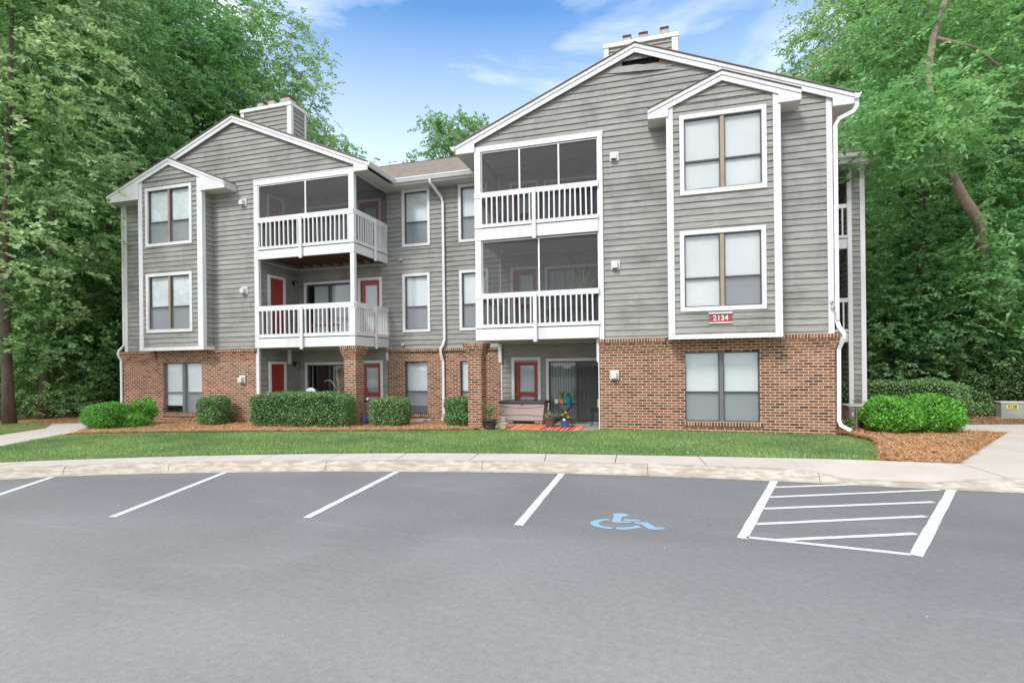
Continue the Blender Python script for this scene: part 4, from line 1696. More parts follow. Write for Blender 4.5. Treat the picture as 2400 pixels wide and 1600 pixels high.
# ------------------------------------------------------------------ small fixtures
def vent(x, z, y=WY, tint='vent_plastic', open_=False):
    m = MB()
    m.box(x - .115, x + .115, y - .05, y - .02, z - .12, z + .12)
    v = m.build('exhaust_vent', tint, B, bevel=.008)
    m = MB()
    m.pyz([(y - .05, z + .085), (y - .16, z + .055), (y - .165, z - .09), (y - .05, z - .09)] if not open_ else
          [(y - .05, z + .08), (y - .12, z - .05), (y - .12, z - .07), (y - .05, z - .07)], x - .085, x + .06)
    m.build('hood', tint, v, bevel=.01)
    m = MB()
    m.box(x - .07, x + .05, y - .15, y - .06, z - .1, z - .092)
    m.build('flap', 'dark_frame', v)


for x, z in ((-12.8, 7.03), (-12.8, 4.24), (-12.93, 1.42), (-1.2, 4.29), (-1.26, 1.49)): vent(x, z)
vent(-1.2, 7.06, open_=True)
for x, z in ((-8.30, 5.28), (-8.25, 2.50)):
    m = MB()
    m.pyz([(CY_ - .02, z + .03), (CY_ - .02, z - .03), (CY_ - .09, z - .05), (CY_ - .10, z - .01)], x - .05, x + .05)
    f = m.build('floodlight', 'vent_plastic', B, bevel=.006)
    m = MB()
    m.box(x - .04, x + .04, CY_ - .088, CY_ - .04, z - .062, z - .045)
    m.build('lens', 'dark_frame', f)
for x, z in ((3.655, 3.13), (3.675, 3.0)):
    m = MB()
    m.lathe((x, WY - .11, z - .03), [(.02, 0), (.035, .01), (.035, .055), (.02, .06)], 10)
    m.box(x - .03, x + .03, WY - .08, WY - .045, z - .03, z + .03)
    cc = m.build('security_camera', 'vent_plastic', B)
    m = MB()
    m.lathe((x + .01, WY - .143, z - .012), [(.008, -.01), (.016, 0), (.016, .015), (.008, .02)], 8)
    m.build('lens', 'plastic_dark', cc)
m = MB()
m.box(3.735, 3.805, WY - .12, WY - .06, 2.70, 2.90)
m.build('junction_box', 'roller_shade', B, bevel=.006)
for x, y, z in ((-.93, WY, .47), (-13.2, WY, .38)):
    m = MB()
    m.tube([(x, y, z), (x, y - .07, z), (x, y - .09, z - .03)], .012, 6)
    m.lathe((x, y - .05, z + .02), [(.006, 0), (.028, .004), (.028, .012), (.006, .015)], 8)
    m.build('hose_tap', 'galvanised', B)
m = MB()
m.box(-7.45, -7.12, 15.1, 15.45, .02, .09)
m.build('crawlspace_vent', 'patio_concrete', B)

# ------------------------------------------------------------------ rear stair wing on the right
s = MB()
RYY = 17.5
siding(s, '-y', RYY, 5.25, 5.46, .3, 7.4)
siding(s, '-y', RYY + 1.6, 3.6, 5.2, .3, 7.4)
siding(s, '-x', 5.2, RYY + .05, RYY + 1.6, .3, 7.4)
rw = s.build('rear_wing', 'clapboard', B)
m = MB()
m.box(5.135, 5.25, RYY - .04, RYY + .05, .1, 7.42)
m.box(5.46, 5.585, RYY - .04, RYY + .05, .1, 7.42)
m.build('corner_board', 'white_trim', rw, bevel=.005)
m = MB()
m.box(5.48, 5.585, RYY + .06, 23.8, .1, 7.4)
m.build('side_wall', 'clapboard', rw)
m = MB()
m = MB()
for z0, za, zb_ in ((5.46, 5.07, 5.35), (2.71, 2.33, 2.6)):
    m = MB()
    m.box(3.75, 5.134, RYY, RYY + .05, za, zb_)
    m.box(3.75, 5.134, RYY - .02, RYY + .03, z0 - .08, z0)
    m.box(3.75, 5.134, RYY - .02, RYY + .03, z0 + .79, z0 + .91)
    for i in range(9):
        xx = 5.02 - i * .125
        m.box(xx - .019, xx + .019, RYY - .005, RYY + .03, z0, z0 + .79)
    m.build('railing', 'white_trim', rw)
m = MB()
m.box(4.55, 4.9, RYY + 1.5, RYY + 1.58, 5.4, 7.2)
m.box(4.55, 4.9, RYY + 1.5, RYY + 1.58, 2.6, 4.6)
m.box(4.4, 4.9, RYY + 1.5, RYY + 1.58, .1, 2.1)
m.build('stair_opening', 'dark_frame', rw)
m = MB()
for z0 in (0.2, 2.7):
    m.tube([(4.0, RYY + .3, z0 + 2.2), (4.95, RYY + 1.2, z0 + .6)], .03, 6)
m.build('stair_rail', 'galvanised', rw)
m = MB()
m.box(3.72, 5.84, RYY - .42, RYY + 1.6, 7.40, 7.425)
m.build('soffit', 'soffit_paint', rw)
m = MB()
m.pyz([(RYY - .45, 7.62), (RYY - .45, 7.66), (RYY + 4, 9.5), (RYY + 4, 9.44)], 3.6, 5.86)
m.build('roof', 'shingles', rw)
m = MB()
m.box(3.72, 5.86, RYY - .44, RYY - .42, 7.42, 7.61)
m.box(3.72, 5.9, RYY - .56, RYY - .445, 7.55, 7.655)
m.build('gutter', 'aluminium_gutter', rw, bevel=.01)

# ================================================================== SHRUBS
def shrub(name, label, c, a, b, h, N, leaf, p, mat, group=None, cat='bush', core=.86, lump=.05, z0=None, rot=0, top_p=None, depth=.05):
    """clipped shrub: leaves through a shell of a rounded box, with a twig core"""
    zb = gh(c[0], c[1]) if z0 is None else z0
    t = thing(name, label, cat, (c[0], c[1], zb), group)
    n = N
    d = rng.normal(size=(n, 3))
    d /= np.linalg.norm(d, axis=1, keepdims=True)
    sc = np.array([a, b, h / 2])
    q = (np.abs(d / 1.0) ** p).sum(1) ** (-1 / p)
    P = d * q[:, None]
    nrm = np.sign(P) * np.abs(P) ** (p - 1) / sc
    nrm /= np.linalg.norm(nrm, axis=1, keepdims=True)
    lum = lump * (np.sin(P[:, 0] * a * 7 + c[0]) * np.sin(P[:, 2] * h * 5 + 2) + np.sin(P[:, 1] * b * 8 + P[:, 2] * 6))
    stray = np.where(rng.random(n) < .05, rng.uniform(0, .05, n), 0)
    P = P * sc + nrm * (lum + stray - np.abs(rng.normal(0, depth, n)))[:, None] + rng.normal(0, .014, (n, 3))
    P[:, 2] += h / 2
    P[:, 2] = np.maximum(P[:, 2], .01)
    cr, sr = math.cos(rot), math.sin(rot)
    def rt(A):
        return np.stack([A[:, 0] * cr - A[:, 1] * sr, A[:, 0] * sr + A[:, 1] * cr, A[:, 2]], 1)
    P, nrm = rt(P), rt(nrm)
    dirv = nrm * rng.uniform(.1, .8, (n, 1)) + rng.normal(0, .7, (n, 3)) + np.array([0, 0, .25])
    no = nrm + rng.normal(0, .55, (n, 3))
    v, f = leaves_mesh(P, dirv, no, leaf * rng.uniform(.7, 1.3, n), leaf * .55 * rng.uniform(.8, 1.2, n))
    npmesh('foliage', v, f, mat, t)
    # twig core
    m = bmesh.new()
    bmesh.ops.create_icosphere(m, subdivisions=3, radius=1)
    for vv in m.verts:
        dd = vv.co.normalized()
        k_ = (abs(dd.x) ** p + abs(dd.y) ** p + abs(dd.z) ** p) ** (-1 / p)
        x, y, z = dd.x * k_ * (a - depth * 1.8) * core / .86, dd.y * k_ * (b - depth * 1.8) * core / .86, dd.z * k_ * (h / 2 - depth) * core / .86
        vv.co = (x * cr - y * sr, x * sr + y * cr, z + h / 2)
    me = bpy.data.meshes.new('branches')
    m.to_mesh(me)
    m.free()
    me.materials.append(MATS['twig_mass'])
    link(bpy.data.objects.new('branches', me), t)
    return t


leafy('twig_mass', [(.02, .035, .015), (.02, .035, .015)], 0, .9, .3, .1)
G1 = 'clipped hedges in front of the ground floor'
shrub('clipped_hedge', 'long low clipped hedge in front of the left patio', (-10.18, 12.98), 1.6, .42, .97, 30000, .042, 7, 'hedge_leaves', G1, 'hedge', lump=.02)
shrub('clipped_bush', 'square clipped bush standing alone below the left wing brick wall, beside its window', (-13.48, 13.05), .41, .40, .86, 11000, .042, 4.5, 'hedge_leaves', G1, lump=.02)
shrub('clipped_bush', 'square clipped bush between the left brick pier and the narrow brick window', (-7.60, 13.50), .50, .42, .78, 12000, .042, 6, 'hedge_leaves', G1, lump=.02)
shrub('clipped_bush', 'square clipped bush tucked against the right brick pier', (-5.62, 13.85), .36, .40, .80, 10000, .042, 5, 'hedge_leaves', G1, lump=.02)
shrub('round_bush', 'bright green rounded boxwood by the left path at the building corner', (-15.85, 11.50), .54, .52, .74, 13000, .040, 2.9, 'box_leaves', None, lump=.02)
shrub('small_shrub', 'loose dark green shrub between the boxwood and the brick corner', (-15.55, 12.40), .40, .36, .82, 4200, .06, 2.1, 'box_leaves', None, lump=.12, depth=.12)
shrub('small_shrub', 'low bright shrub sprawling in front of the brick corner', (-15.25, 11.85), .36, .3, .42, 3500, .05, 2.1, 'box_leaves', None, lump=.10, depth=.1)
G2 = 'bright rounded shrubs beside the walkway'
shrub('round_bush', 'left bright green rounded shrub beside the air conditioner', (5.12, 14.50), .56, .58, .80, 9000, .066, 2.6, 'box_leaves', G2, lump=.035)
shrub('round_bush', 'right bright green rounded shrub nearest the walkway', (6.04, 14.72), .56, .60, .86, 9000, .066, 2.5, 'box_leaves', G2, lump=.035)
shrub('clipped_hedge', 'dark clipped hedge running behind the bright shrubs at the rear wing', (6.0, 18.0), 1.95, .5, 1.12, 16000, .055, 5, 'hedge_leaves', None, 'hedge', lump=.03, z0=.02)
shrub('clipped_hedge', 'pale topped clipped hedge at the end of the dark hedge', (7.45, 18.35), .95, .6, 1.16, 11000, .055, 3, 'hedge_leaves', None, 'hedge', lump=.04, z0=.02)
shrub('clipped_hedge', 'tall dark arching hedge behind the grey utility box', (12.3, 21.4), 1.9, .8, 1.75, 14000, .07, 3.5, 'hedge_leaves', None, 'hedge', lump=.06, z0=.0)
shrub('small_shrub', 'narrow dark shrub left of the arching hedge', (9.85, 21.2), .42, .4, 1.45, 4000, .07, 2.5, 'hedge_leaves', None, lump=.1, z0=.0, depth=.1)
shrub('small_shrub', 'low spreading shrub left of the grey utility box', (8.85, 19.4), .95, .4, .42, 4200, .07, 2, 'hedge_leaves', None, lump=.08, z0=.03, depth=.1)
shrub('small_shrub', 'small weed growing between the downspout and the air conditioner', (4.25, 14.6), .16, .2, .32, 700, .06, 2, 'hedge_leaves', None, 'plant', lump=.05, depth=.08)

# ================================================================== TREES
def tree_mesh(seed, H, z0, r, nclump, spray, per, L, tr, mat, bark='bark', limbs=26, fork=False, lean=(0, 0), flat=.0):
    g_ = np.random.default_rng(seed)
    rr = random.Random(seed)
    # trunk with limbs
    m = MB()
    def tp(z):
        t_ = z / H
        return Vector((lean[0] * t_ + .25 * math.sin(t_ * 5 + seed), lean[1] * t_ + .2 * math.sin(t_ * 4 + seed * 2), z))
    base = tp(0)
    pts = [tp(z) - base for z in np.linspace(0, H * .93, 12)]
    rads = [tr * (1.35 if i == 0 else 1) * (1 - .085 * i) for i in range(12)]
    m.tube(pts, rads, 9)
    cen = []
    for i in range(nclump):
        t_ = (i + g_.uniform(0, 1)) / nclump
        prof = max(.22, math.sin(math.pi * min(.93, t_ * .66 + .23))) ** .65
        az = i * 2.39996 + g_.normal(0, .5)
        rad_ = r * prof * (1 + .22 * math.sin(2 * az + seed) + .13 * math.sin(5 * az + t_ * 9)) * math.sqrt(g_.uniform(.12, 1))
        z = z0 + t_ * (H - z0) + g_.normal(0, .3)
        ax = tp(z) - base
        c_ = Vector((ax.x + rad_ * math.cos(az), ax.y + rad_ * math.sin(az), max(z, .3)))
        cen.append((c_, az, rad_))
    for c_, az, rad_ in rr.sample(cen, min(limbs, len(cen))):
        zt = max(.5, c_.z - rad_ * .55)
        a0 = tp(min(zt, H * .9)) - base
        mid = a0.lerp(c_, .5) + Vector((rr.uniform(-.2, .2), rr.uniform(-.2, .2), .15 + rr.uniform(-.1, .2)))
        rb = tr * .30 * max(.25, 1 - c_.z / H)
        m.tube([a0, a0.lerp(mid, .5) + Vector((0, 0, .05)), mid, c_], [rb, rb * .8, rb * .55, .012], 6)
    me_t = bpy.data.meshes.new('trunk')
    me_t.from_pydata([tuple(v) for v in m.v], [], m.f)
    me_t.polygons.foreach_set('use_smooth', [True] * len(me_t.polygons))
    me_t.materials.append(MATS[bark])
    # leaves on drooping sprays
    O, D, Sd = [], [], []
    for c_, az, rad_ in cen:
        s_ = g_.uniform(.65, 1.25)
        o = np.array(c_) + g_.normal(0, 1, (spray, 3)) * np.array([s_ * .46, s_ * .46, s_ * .24])
        out = np.array([math.cos(az), math.sin(az), .15])
        d = out * .8 + g_.normal(0, .75, (spray, 3)) * np.array([1, 1, .45])
        d /= np.linalg.norm(d, axis=1, keepdims=True)
        O.append(o)
        D.append(d)
    O, D = np.concatenate(O), np.concatenate(D)
    k_ = np.arange(per)
    t_ = (k_ + .5) / per
    sl = g_.uniform(.35, .85, (len(O), 1, 1))
    pos = O[:, None, :] + D[:, None, :] * (t_[None, :, None] * sl) + np.array([0, 0, -1.]) * (t_[None, :, None] ** 2 * sl * .38)
    side = np.cross(D, np.array([0, 0, 1.]))
    side /= np.linalg.norm(side, axis=1, keepdims=True) + 1e-6
    sg = np.where(k_ % 2 == 0, 1., -1.)[None, :, None]
    dirv = D[:, None, :] * .55 + side[:, None, :] * sg * .8 + np.array([0, 0, -.25]) + g_.normal(0, .42, pos.shape)
    nor = np.array([0, -.15, .6]) + g_.normal(0, .6, pos.shape) + D[:, None, :] * .45
    pos, dirv, nor = pos.reshape(-1, 3), dirv.reshape(-1, 3), nor.reshape(-1, 3)
    n = len(pos)
    v, f = leaves_mesh(pos, dirv, nor, L * g_.uniform(.7, 1.25, n), L * .52 * g_.uniform(.8, 1.2, n), .18)
    o = npmesh('crown', v, f, mat)
    me_c = o.data
    bpy.data.objects.remove(o)
    return me_t, me_c


TV = {
    'tallA': tree_mesh(11, 19, 2.2, 4.0, 190, 15, 16, .16, .16, 'tree_leaves'),
    'tallB': tree_mesh(23, 21, 4.5, 3.7, 180, 15, 16, .165, .15, 'tree_leaves_grey'),
    'tallC': tree_mesh(37, 20, 3.0, 3.6, 180, 15, 16, .15, .20, 'tree_leaves_bright'),
    'wood': tree_mesh(41, 18, 1.5, 4.2, 165, 13, 15, .21, .22, 'tree_leaves'),
    'under': tree_mesh(53, 5.2, .25, 2.5, 75, 17, 15, .14, .06, 'tree_leaves', limbs=20),
    'underB': tree_mesh(59, 4.0, .15, 2.2, 65, 16, 15, .13, .05, 'tree_leaves_bright', limbs=20),
}


def tree(kind, name, label, loc, s=1.0, sz=None, rot=None, group=None, cat='tree', bark=None):
    t = thing(name, label, cat, (loc[0], loc[1], loc[2] if len(loc) > 2 else -.03), group)
    t.rotation_euler = (0, 0, R.uniform(0, 6.28) if rot is None else rot)
    t.scale = (s, s, sz or s)
    for nm, me in zip(('trunk', 'crown'), TV[kind]):
        o = bpy.data.objects.new(nm, me)
        link(o, t)
    return t


GLW = 'trees of the woods left of the building'
GRW = 'trees of the woods right of the building'
DEF_L = 'leafy forest tree within the dense woods behind the left path'
DEF_R = 'leafy forest tree within the dense woods behind the right walkway'
tree('tallB', 'broadleaf_tree', 'tall tree with a thick trunk at the far left edge, nearest the path', (-20.7, 11.9), 1.0, group=GLW, rot=.5)
tree('tallA', 'broadleaf_tree', 'tall tree with a pale flared trunk standing beside the left straw strip', (-21.9, 13.6), 1.0, group=GLW, rot=2.2)
tree('tallA', 'broadleaf_tree', 'thick dark trunked tree just left of the brick corner', (-22.9, 17.2), 1.0, 1.06, group=GLW, rot=4.0)
tree('tallC', 'broadleaf_tree', 'bright green tree leaning its crown over the left gable roof', (-23.3, 20.8), 1.0, 1.05, group=GLW, rot=.3)
tree('tallC', 'broadleaf_tree', 'tall tree between the left gable peak and the chimney, reaching above the frame', (-23.8, 22.6), 1.1, 1.2, group=GLW, rot=2.6)
tree('tallB', 'broadleaf_tree', 'grey green tree rising behind the left chimney', (-22.6, 25.2), 1.1, 1.05, group=GLW, rot=1.0)
tree('tallB', 'broadleaf_tree', 'tree directly right of the left chimney, its crown sloping down', (-22.6, 28.9), .86, .86, group=GLW, rot=3.0)
tree('wood', 'broadleaf_tree', 'small crowned tree whose top shows right of the left chimney', (-23.6, 32.0), .58, .93, group=GLW, rot=2.0)
for x, y, k_, s, z in ((-25.5, 15.5, 'wood', 1, 1.05), (-26.6, 19.6, 'tallC', 1.1, 1.1), (-28.2, 23.5, 'tallB', 1.1, 1.15), (-27.5, 12.2, 'tallC', 1, 1), (-30.5, 17.5, 'wood', 1.2, 1.2),
                       (-25.6, 23.8, 'tallA', 1.1, 1.15), (-33, 23, 'tallA', 1.2, 1.2), (-26.5, 29, 'tallA', 1.2, 1.15), (-33, 29, 'wood', 1.3, 1.3), (-38, 20, 'tallB', 1.3, 1.2), (-26, 34, 'wood', 1.2, 1.1)):
    tree(k_, 'broadleaf_tree', DEF_L, (x, y), s, z, group=GLW)
tree('wood', 'broadleaf_tree', 'lone broad tree rising behind the centre roof ridge', (-14.9, 35.3), .82, 1.10, rot=1.2)
tree('wood', 'broadleaf_tree', 'second tree filling out the lone crown behind the centre roof ridge', (-14.4, 37.2), .78, 1.12, rot=3.6)
for x, y, z in ((-22.2, 36, .98), (-20.6, 36.6, .95), (-19.2, 37.2, .93)):
    tree('wood', 'broadleaf_tree', 'treetop just peeping over the centre roof beside the left gable', (x, y), .42, z, group='treetops over the centre roof')
tree('tallC', 'broadleaf_tree', 'bright leaved tree overhanging the right gutter corner', (8.7, 23.0), .95, .76, group=GRW, rot=5.4)
tree('tallB', 'broadleaf_tree', 'grey green tree whose rounded crown meets the sky right of the roof', (9.4, 31.8), 1.05, 1.03, group=GRW, rot=.9)
tree('tallA', 'broadleaf_tree', 'tall dark tree filling the upper right corner', (13.2, 24.0), 1.15, 1.1, group=GRW, rot=1.8)
tree('tallB', 'broadleaf_tree', 'tree with a slim bare leaning trunk low in the right woods', (10.5, 27.6), 1.0, 1.05, group=GRW, rot=2.9)
for x, y, k_, s, z in ((14.5, 36, 'wood', 1.2, 1.3), (12.2, 30, 'wood', 1.1, 1.2), (17.5, 28.5, 'tallC', 1.1, 1.1), (19, 34, 'tallB', 1.2, 1.2), (17, 22.5, 'wood', 1, 1.1), (9.5, 38, 'tallA', 1.1, 1.05), (22, 27, 'tallA', 1.2, 1.2),
                       (20, 41, 'wood', 1.4, 1.4), (27, 34, 'wood', 1.4, 1.4), (13, 45, 'wood', 1.3, 1.3)):
    tree(k_, 'broadleaf_tree', DEF_R, (x, y), s, z, group=GRW)
US = 'saplings and shrubs under the trees'
for x, y, k_, s in ((-22.5, 15.6, 'under', .8), (-24, 18.5, 'under', 1.0), (-25.8, 17.2, 'underB', 1.0), (-20.9, 19.5, 'under', .9), (-23.6, 13.3, 'under', .7), (-27, 22, 'under', 1.3), (-21, 24, 'underB', 1.2),
                    (-29.5, 20, 'under', 1.3), (-24.5, 27, 'under', 1.3)):
    tree(k_, 'sapling', 'leafy sapling growing under the trees of the left woods', (x, y), s, group=US + ' left', cat='sapling')
for x, y, k_, s in ((7.6, 22.8, 'under', .95), (9.4, 23.6, 'under', 1.05), (11.4, 24.4, 'underB', 1.1), (13.6, 24.6, 'under', 1.1), (15.5, 25.5, 'underB', 1.1), (8.4, 26, 'underB', 1.3), (10.6, 26.6, 'under', 1.4),
                    (13.2, 27.6, 'underB', 1.5), (16, 28.5, 'under', 1.5), (18.5, 27, 'under', 1.2), (8.0, 30, 'under', 1.5), (12, 31, 'under', 1.7), (16, 33, 'under', 1.8)):
    tree(k_, 'sapling', 'leafy sapling growing under the trees of the right woods', (x, y), s, group=US + ' right', cat='sapling')

# the leaning tree with a bare crooked stem
t = thing('leaning_tree', 'tree with a bare crooked reddish stem bending left above the utility box', 'tree', (11.3, 24.3, -.03))
m = MB()
m.tube([(11.3, 24.3, -.1), (10.9, 23.2, 2), (10.2, 21.2, 4.2), (9.35, 19.6, 6.0), (8.72, 19.21, 6.75), (8.30, 19.09, 7.7), (8.02, 19.0, 8.7), (7.85, 18.98, 9.7), (7.78, 18.95, 10.6), (7.95, 19.0, 11.6), (8.45, 19.14, 13.2), (8.7, 19.3, 15.5)],
       [.22, .19, .17, .165, .155, .13, .11, .10, .095, .09, .08, .04], 10)
for p in (((7.97, 19.0, 9.0), (8.8, 19.3, 10.2), (10.4, 19.8, 10.8)), ((7.95, 19, 11.6), (9.2, 19.4, 11.3), (11.2, 20, 9.6)), ((8.3, 19.1, 7.7), (7.4, 18.7, 8.3), (6.4, 18.3, 8.7)),
          ((8.2, 19.1, 12.4), (9.4, 19.6, 14), (10.6, 20, 15.4))):
    m.tube(p, [.07, .05, .02], 6)
m.build('trunk', 'bark_pale', t, smooth=True)
g_ = np.random.default_rng(91)


def leaf_cloud(parent, centers, spray, per, L, mat, name='crown', spread=(.75, .75, .32)):
    base = np.array(wloc(parent))
    O = np.concatenate([np.array(c_) + g_.normal(0, 1, (spray, 3)) * np.array(spread) for c_ in centers]) - base
    D = g_.normal(0, 1, O.shape) * np.array([1, 1, .4])
    D /= np.linalg.norm(D, axis=1, keepdims=True)
    k_ = np.arange(per)
    t_ = (k_ + .5) / per
    sl = g_.uniform(.4, .85, (len(O), 1, 1))
    pos = O[:, None, :] + D[:, None, :] * (t_[None, :, None] * sl) + np.array([0, 0, -1.]) * (t_[None, :, None] ** 2 * sl * .35)
    side = np.cross(D, np.array([0, 0, 1.]))
    sg = np.where(k_ % 2 == 0, 1., -1.)[None, :, None]
    dirv = D[:, None, :] * .55 + side[:, None, :] * sg * .8 + np.array([0, 0, -.3]) + g_.normal(0, .28, pos.shape)
    nor = np.array([0, 0, 1.]) + g_.normal(0, .4, pos.shape)
    pos, dirv, nor = pos.reshape(-1, 3), dirv.reshape(-1, 3), nor.reshape(-1, 3)
    n = len(pos)
    v, f = leaves_mesh(pos, dirv, nor, L * g_.uniform(.7, 1.25, n), L * .52 * g_.uniform(.8, 1.2, n), .18)
    return npmesh(name, v, f, mat, parent)


cs = [(g_.uniform(5.9, 8.6), g_.uniform(17.9, 19.6), z) for z in g_.uniform(7.6, 9.8, 26)]
cs += [(g_.uniform(9.0, 11.6), g_.uniform(19.4, 20.6), z) for z in g_.uniform(9.2, 11.6, 16)]
cs += [(g_.uniform(6.2, 11), g_.uniform(18.4, 20.5), z) for z in g_.uniform(12, 16, 26)]
cs += [(g_.uniform(5.7, 7.0), g_.uniform(16.3, 17.6), g_.uniform(7.3, 9.3)) for _ in range(26)]
cs += [(g_.uniform(9.0, 10.2), g_.uniform(18.9, 20.2), g_.uniform(4.2, 5.5)) for _ in range(9)]
cs += [(g_.uniform(6.0, 6.6), g_.uniform(16.4, 16.9), g_.uniform(7.2, 7.9)) for _ in range(5)]
cs += [(g_.uniform(9.4, 11.2), g_.uniform(19.8, 20.8), z) for z in g_.uniform(2.4, 5.3, 16)]
cs += [(g_.uniform(9.6, 13.5), g_.uniform(20.6, 22.5), z) for z in g_.uniform(2.7, 8.5, 44)]
leaf_cloud(t, cs, 15, 12, .17, 'tree_leaves_bright')

# ================================================================== THINGS ON THE PATIOS
def pot(name, label, x, y, z, r, h, mat, parent_only=False, square=False, plant=None, rim=True, group=None):
    t = thing(name, label, 'potted plant' if plant else 'pot', (x, y, z), group)
    m = MB()
    pr = [(r * .68, 0), (r * .72, .01), (r * .93, h * .86)]
    pr += [(r * 1.04, h * .87), (r * 1.04, h), (r * .9, h), (r * .88, h * .9)] if rim else [(r, h), (r * .9, h), (r * .88, h * .9)]
    m.lathe((x, y, z), pr, 28, square)
    m.build('pot', mat, t, smooth=False, bevel=.003)
    if plant:
        plant(t, x, y, z + h * .9)
    return t


def blades(n, L0, L1, w, lean, mat='pot_plant_leaves'):
    def f(t, x, y, z):
        m = MB()
        for i in range(n):
            az = R.uniform(0, 6.28)
            L_ = R.uniform(L0, L1)
            le = R.uniform(lean * .3, lean)
            px, py = math.cos(az), math.sin(az)
            prev = None
            for s_ in range(5):
                u = s_ / 4
                cx, cy, cz = x + px * (L_ * le * u * u + .01), y + py * (L_ * le * u * u + .01), z - .02 + L_ * u * (1 - .35 * le * u)
                ww = w * (1 - u) ** .7 * (.5 + min(u * 3, .5)) + .001
                cur = ((cx - py * ww, cy + px * ww, cz), (cx + py * ww, cy - px * ww, cz))
                if prev: m.poly([prev[0], prev[1], cur[1], cur[0]])
                prev = cur
        m.build('leaves', mat, t)
    return f


def bushy(n, rx, h, L, mat='pot_plant_leaves', stems=6):
    def f(t, x, y, z):
        m = MB()
        for i in range(stems):
            az = R.uniform(0, 6.28)
            m.tube([(x, y, z - .03), (x + math.cos(az) * rx * .3, y + math.sin(az) * rx * .3, z + h * .5), (x + math.cos(az) * rx * .6, y + math.sin(az) * rx * .6, z + h * .85)], .006, 5)
        m.build('stems', 'pot_plant_leaves', t)
        c_ = np.array([x, y, z + h * .55]) - np.array(wloc(t))
        P = c_ + g_.normal(0, .45, (n, 3)) * np.array([rx, rx, h * .5])
        d = g_.normal(0, 1, (n, 3))
        v, ff = leaves_mesh(P, d, np.array([0, 0, 1.]) + g_.normal(0, .5, (n, 3)), np.full(n, L), np.full(n, L * .5))
        npmesh('leaves', v, ff, mat, t)
    return f


PZ = .076
simple('glaze_blue', (.05, .13, .30, 1), .15, .35, 7, spec=.8)
simple('glaze_teal', (.01, .17, .24, 1), .3, .15)
simple('terracotta', (.55, .18, .07, 1), .75, .2)
simple('cream_clay', (.62, .48, .30, 1), .8, .2)
simple('concrete_pot', (.45, .45, .42, 1), .8, .2)
simple('brown_pot', (.13, .085, .075, 1), .4, .2)
simple('box_taupe', (.43, .36, .33, 1), .5, .08, 2)
simple('box_lid', (.06, .05, .05, 1), .5, .1)
simple('paper_white', (.85, .85, .82, 1), .7, .05)
simple('orange_petal', (.9, .30, .03, 1), .5, .2)
simple('metal_red', (.35, .02, .06, 1), .4, .1)
simple('mirror_ball', (.62, .60, .56, 1), .22, .25, 20, metal=.9)
pot('square_planter', 'dark square planter with leggy green plant at the foot of the right brick pier', -4.51, 13.22, PZ + .01, .17, .255, 'plastic_dark', square=True, plant=bushy(170, .22, .5, .055))
pot('small_pot', 'pale cream cube pot beside the dark square planter', -4.19, 13.40, PZ, .125, .155, 'cream_clay', square=True, rim=False)
pot('small_pot', 'whitewashed pot behind the cream cube pot', -4.26, 13.62, PZ, .10, .30, 'concrete_pot', rim=False)
pot('clay_pot', 'large brown pot with a grey green plant right of the storage box', -3.04, 14.0, PZ, .165, .275, 'brown_pot', plant=bushy(90, .16, .16, .05, 'tree_leaves_grey'))


def flower(t, x, y, z):
    bushy(110, .15, .24, .05)(t, x, y, z)
    m = MB()
    for dx, dy, dz in ((-.05, -.05, .18), (.03, -.03, .24), (.09, .0, .12)):
        for k_ in range(7):
            a = k_ * .9
            m.poly([(x + dx, y + dy, z + dz), (x + dx + .035 * math.cos(a), y + dy - .02, z + dz + .035 * math.sin(a)), (x + dx + .035 * math.cos(a + .7), y + dy - .02, z + dz + .035 * math.sin(a + .7))])
    m.build('flowers', 'orange_petal', t)
    m = MB()
    m.box(x - .03, x + .03, y - .13, y - .127, z + .0, z + .07)
    m.build('plant_tag', 'paper_white', t)


pot('glazed_pot', 'glossy blue pot with orange flowers under the folding table', -2.63, 14.02, PZ, .135, .195, 'glaze_blue', plant=flower)

# storage box on blocks
t = thing('storage_box', 'taupe plastic storage box with dark lid in front of the right red door', 'storage box', (-4.0, 14.85, .15))
m = MB()
for i, (xa_, xb_, za, zb_) in enumerate(((-4.66, -3.33, .165, .67),)):
    m.pxz([(xa_ + .05, za), (xb_ - .05, za), (xb_, zb_), (xa_, zb_)], 14.6, 15.12)
m.build('body', 'box_taupe', t, bevel=.02)
m = MB()
for zc, s_ in ((.575, -1), (.30, 1)):
    pts = [(-4.62 + 1.25 * i / 12, 14.598, zc + s_ * .035 * math.sin(math.pi * i / 12)) for i in range(13)]
    m.tube(pts, .007, 5)
m.build('ridge', 'brown_pot', t)
m = MB()
m.pxz([(-4.70, .672), (-3.29, .672), (-3.31, .735), (-4.68, .735)], 14.55, 15.16)
m.build('lid', 'box_lid', t, bevel=.012)
m = MB()
m.box(-4.02, -3.96, 14.575, 14.6, .62, .671)
m.build('latch', 'brown_pot', t, bevel=.005)
for x, w in ((-4.42, .17), (-3.60, .24)):
    m = MB()
    m.box(x, x + w, 14.52, 14.72, PZ, PZ + .085)
    tag(m.build('brick_block', 'brick', None, bevel=.004, loc=(x, 14.6, PZ)), 'red brick under the left end of the storage box' if x < -4 else 'red brick under the right end of the storage box', 'brick', 'bricks under the storage box')

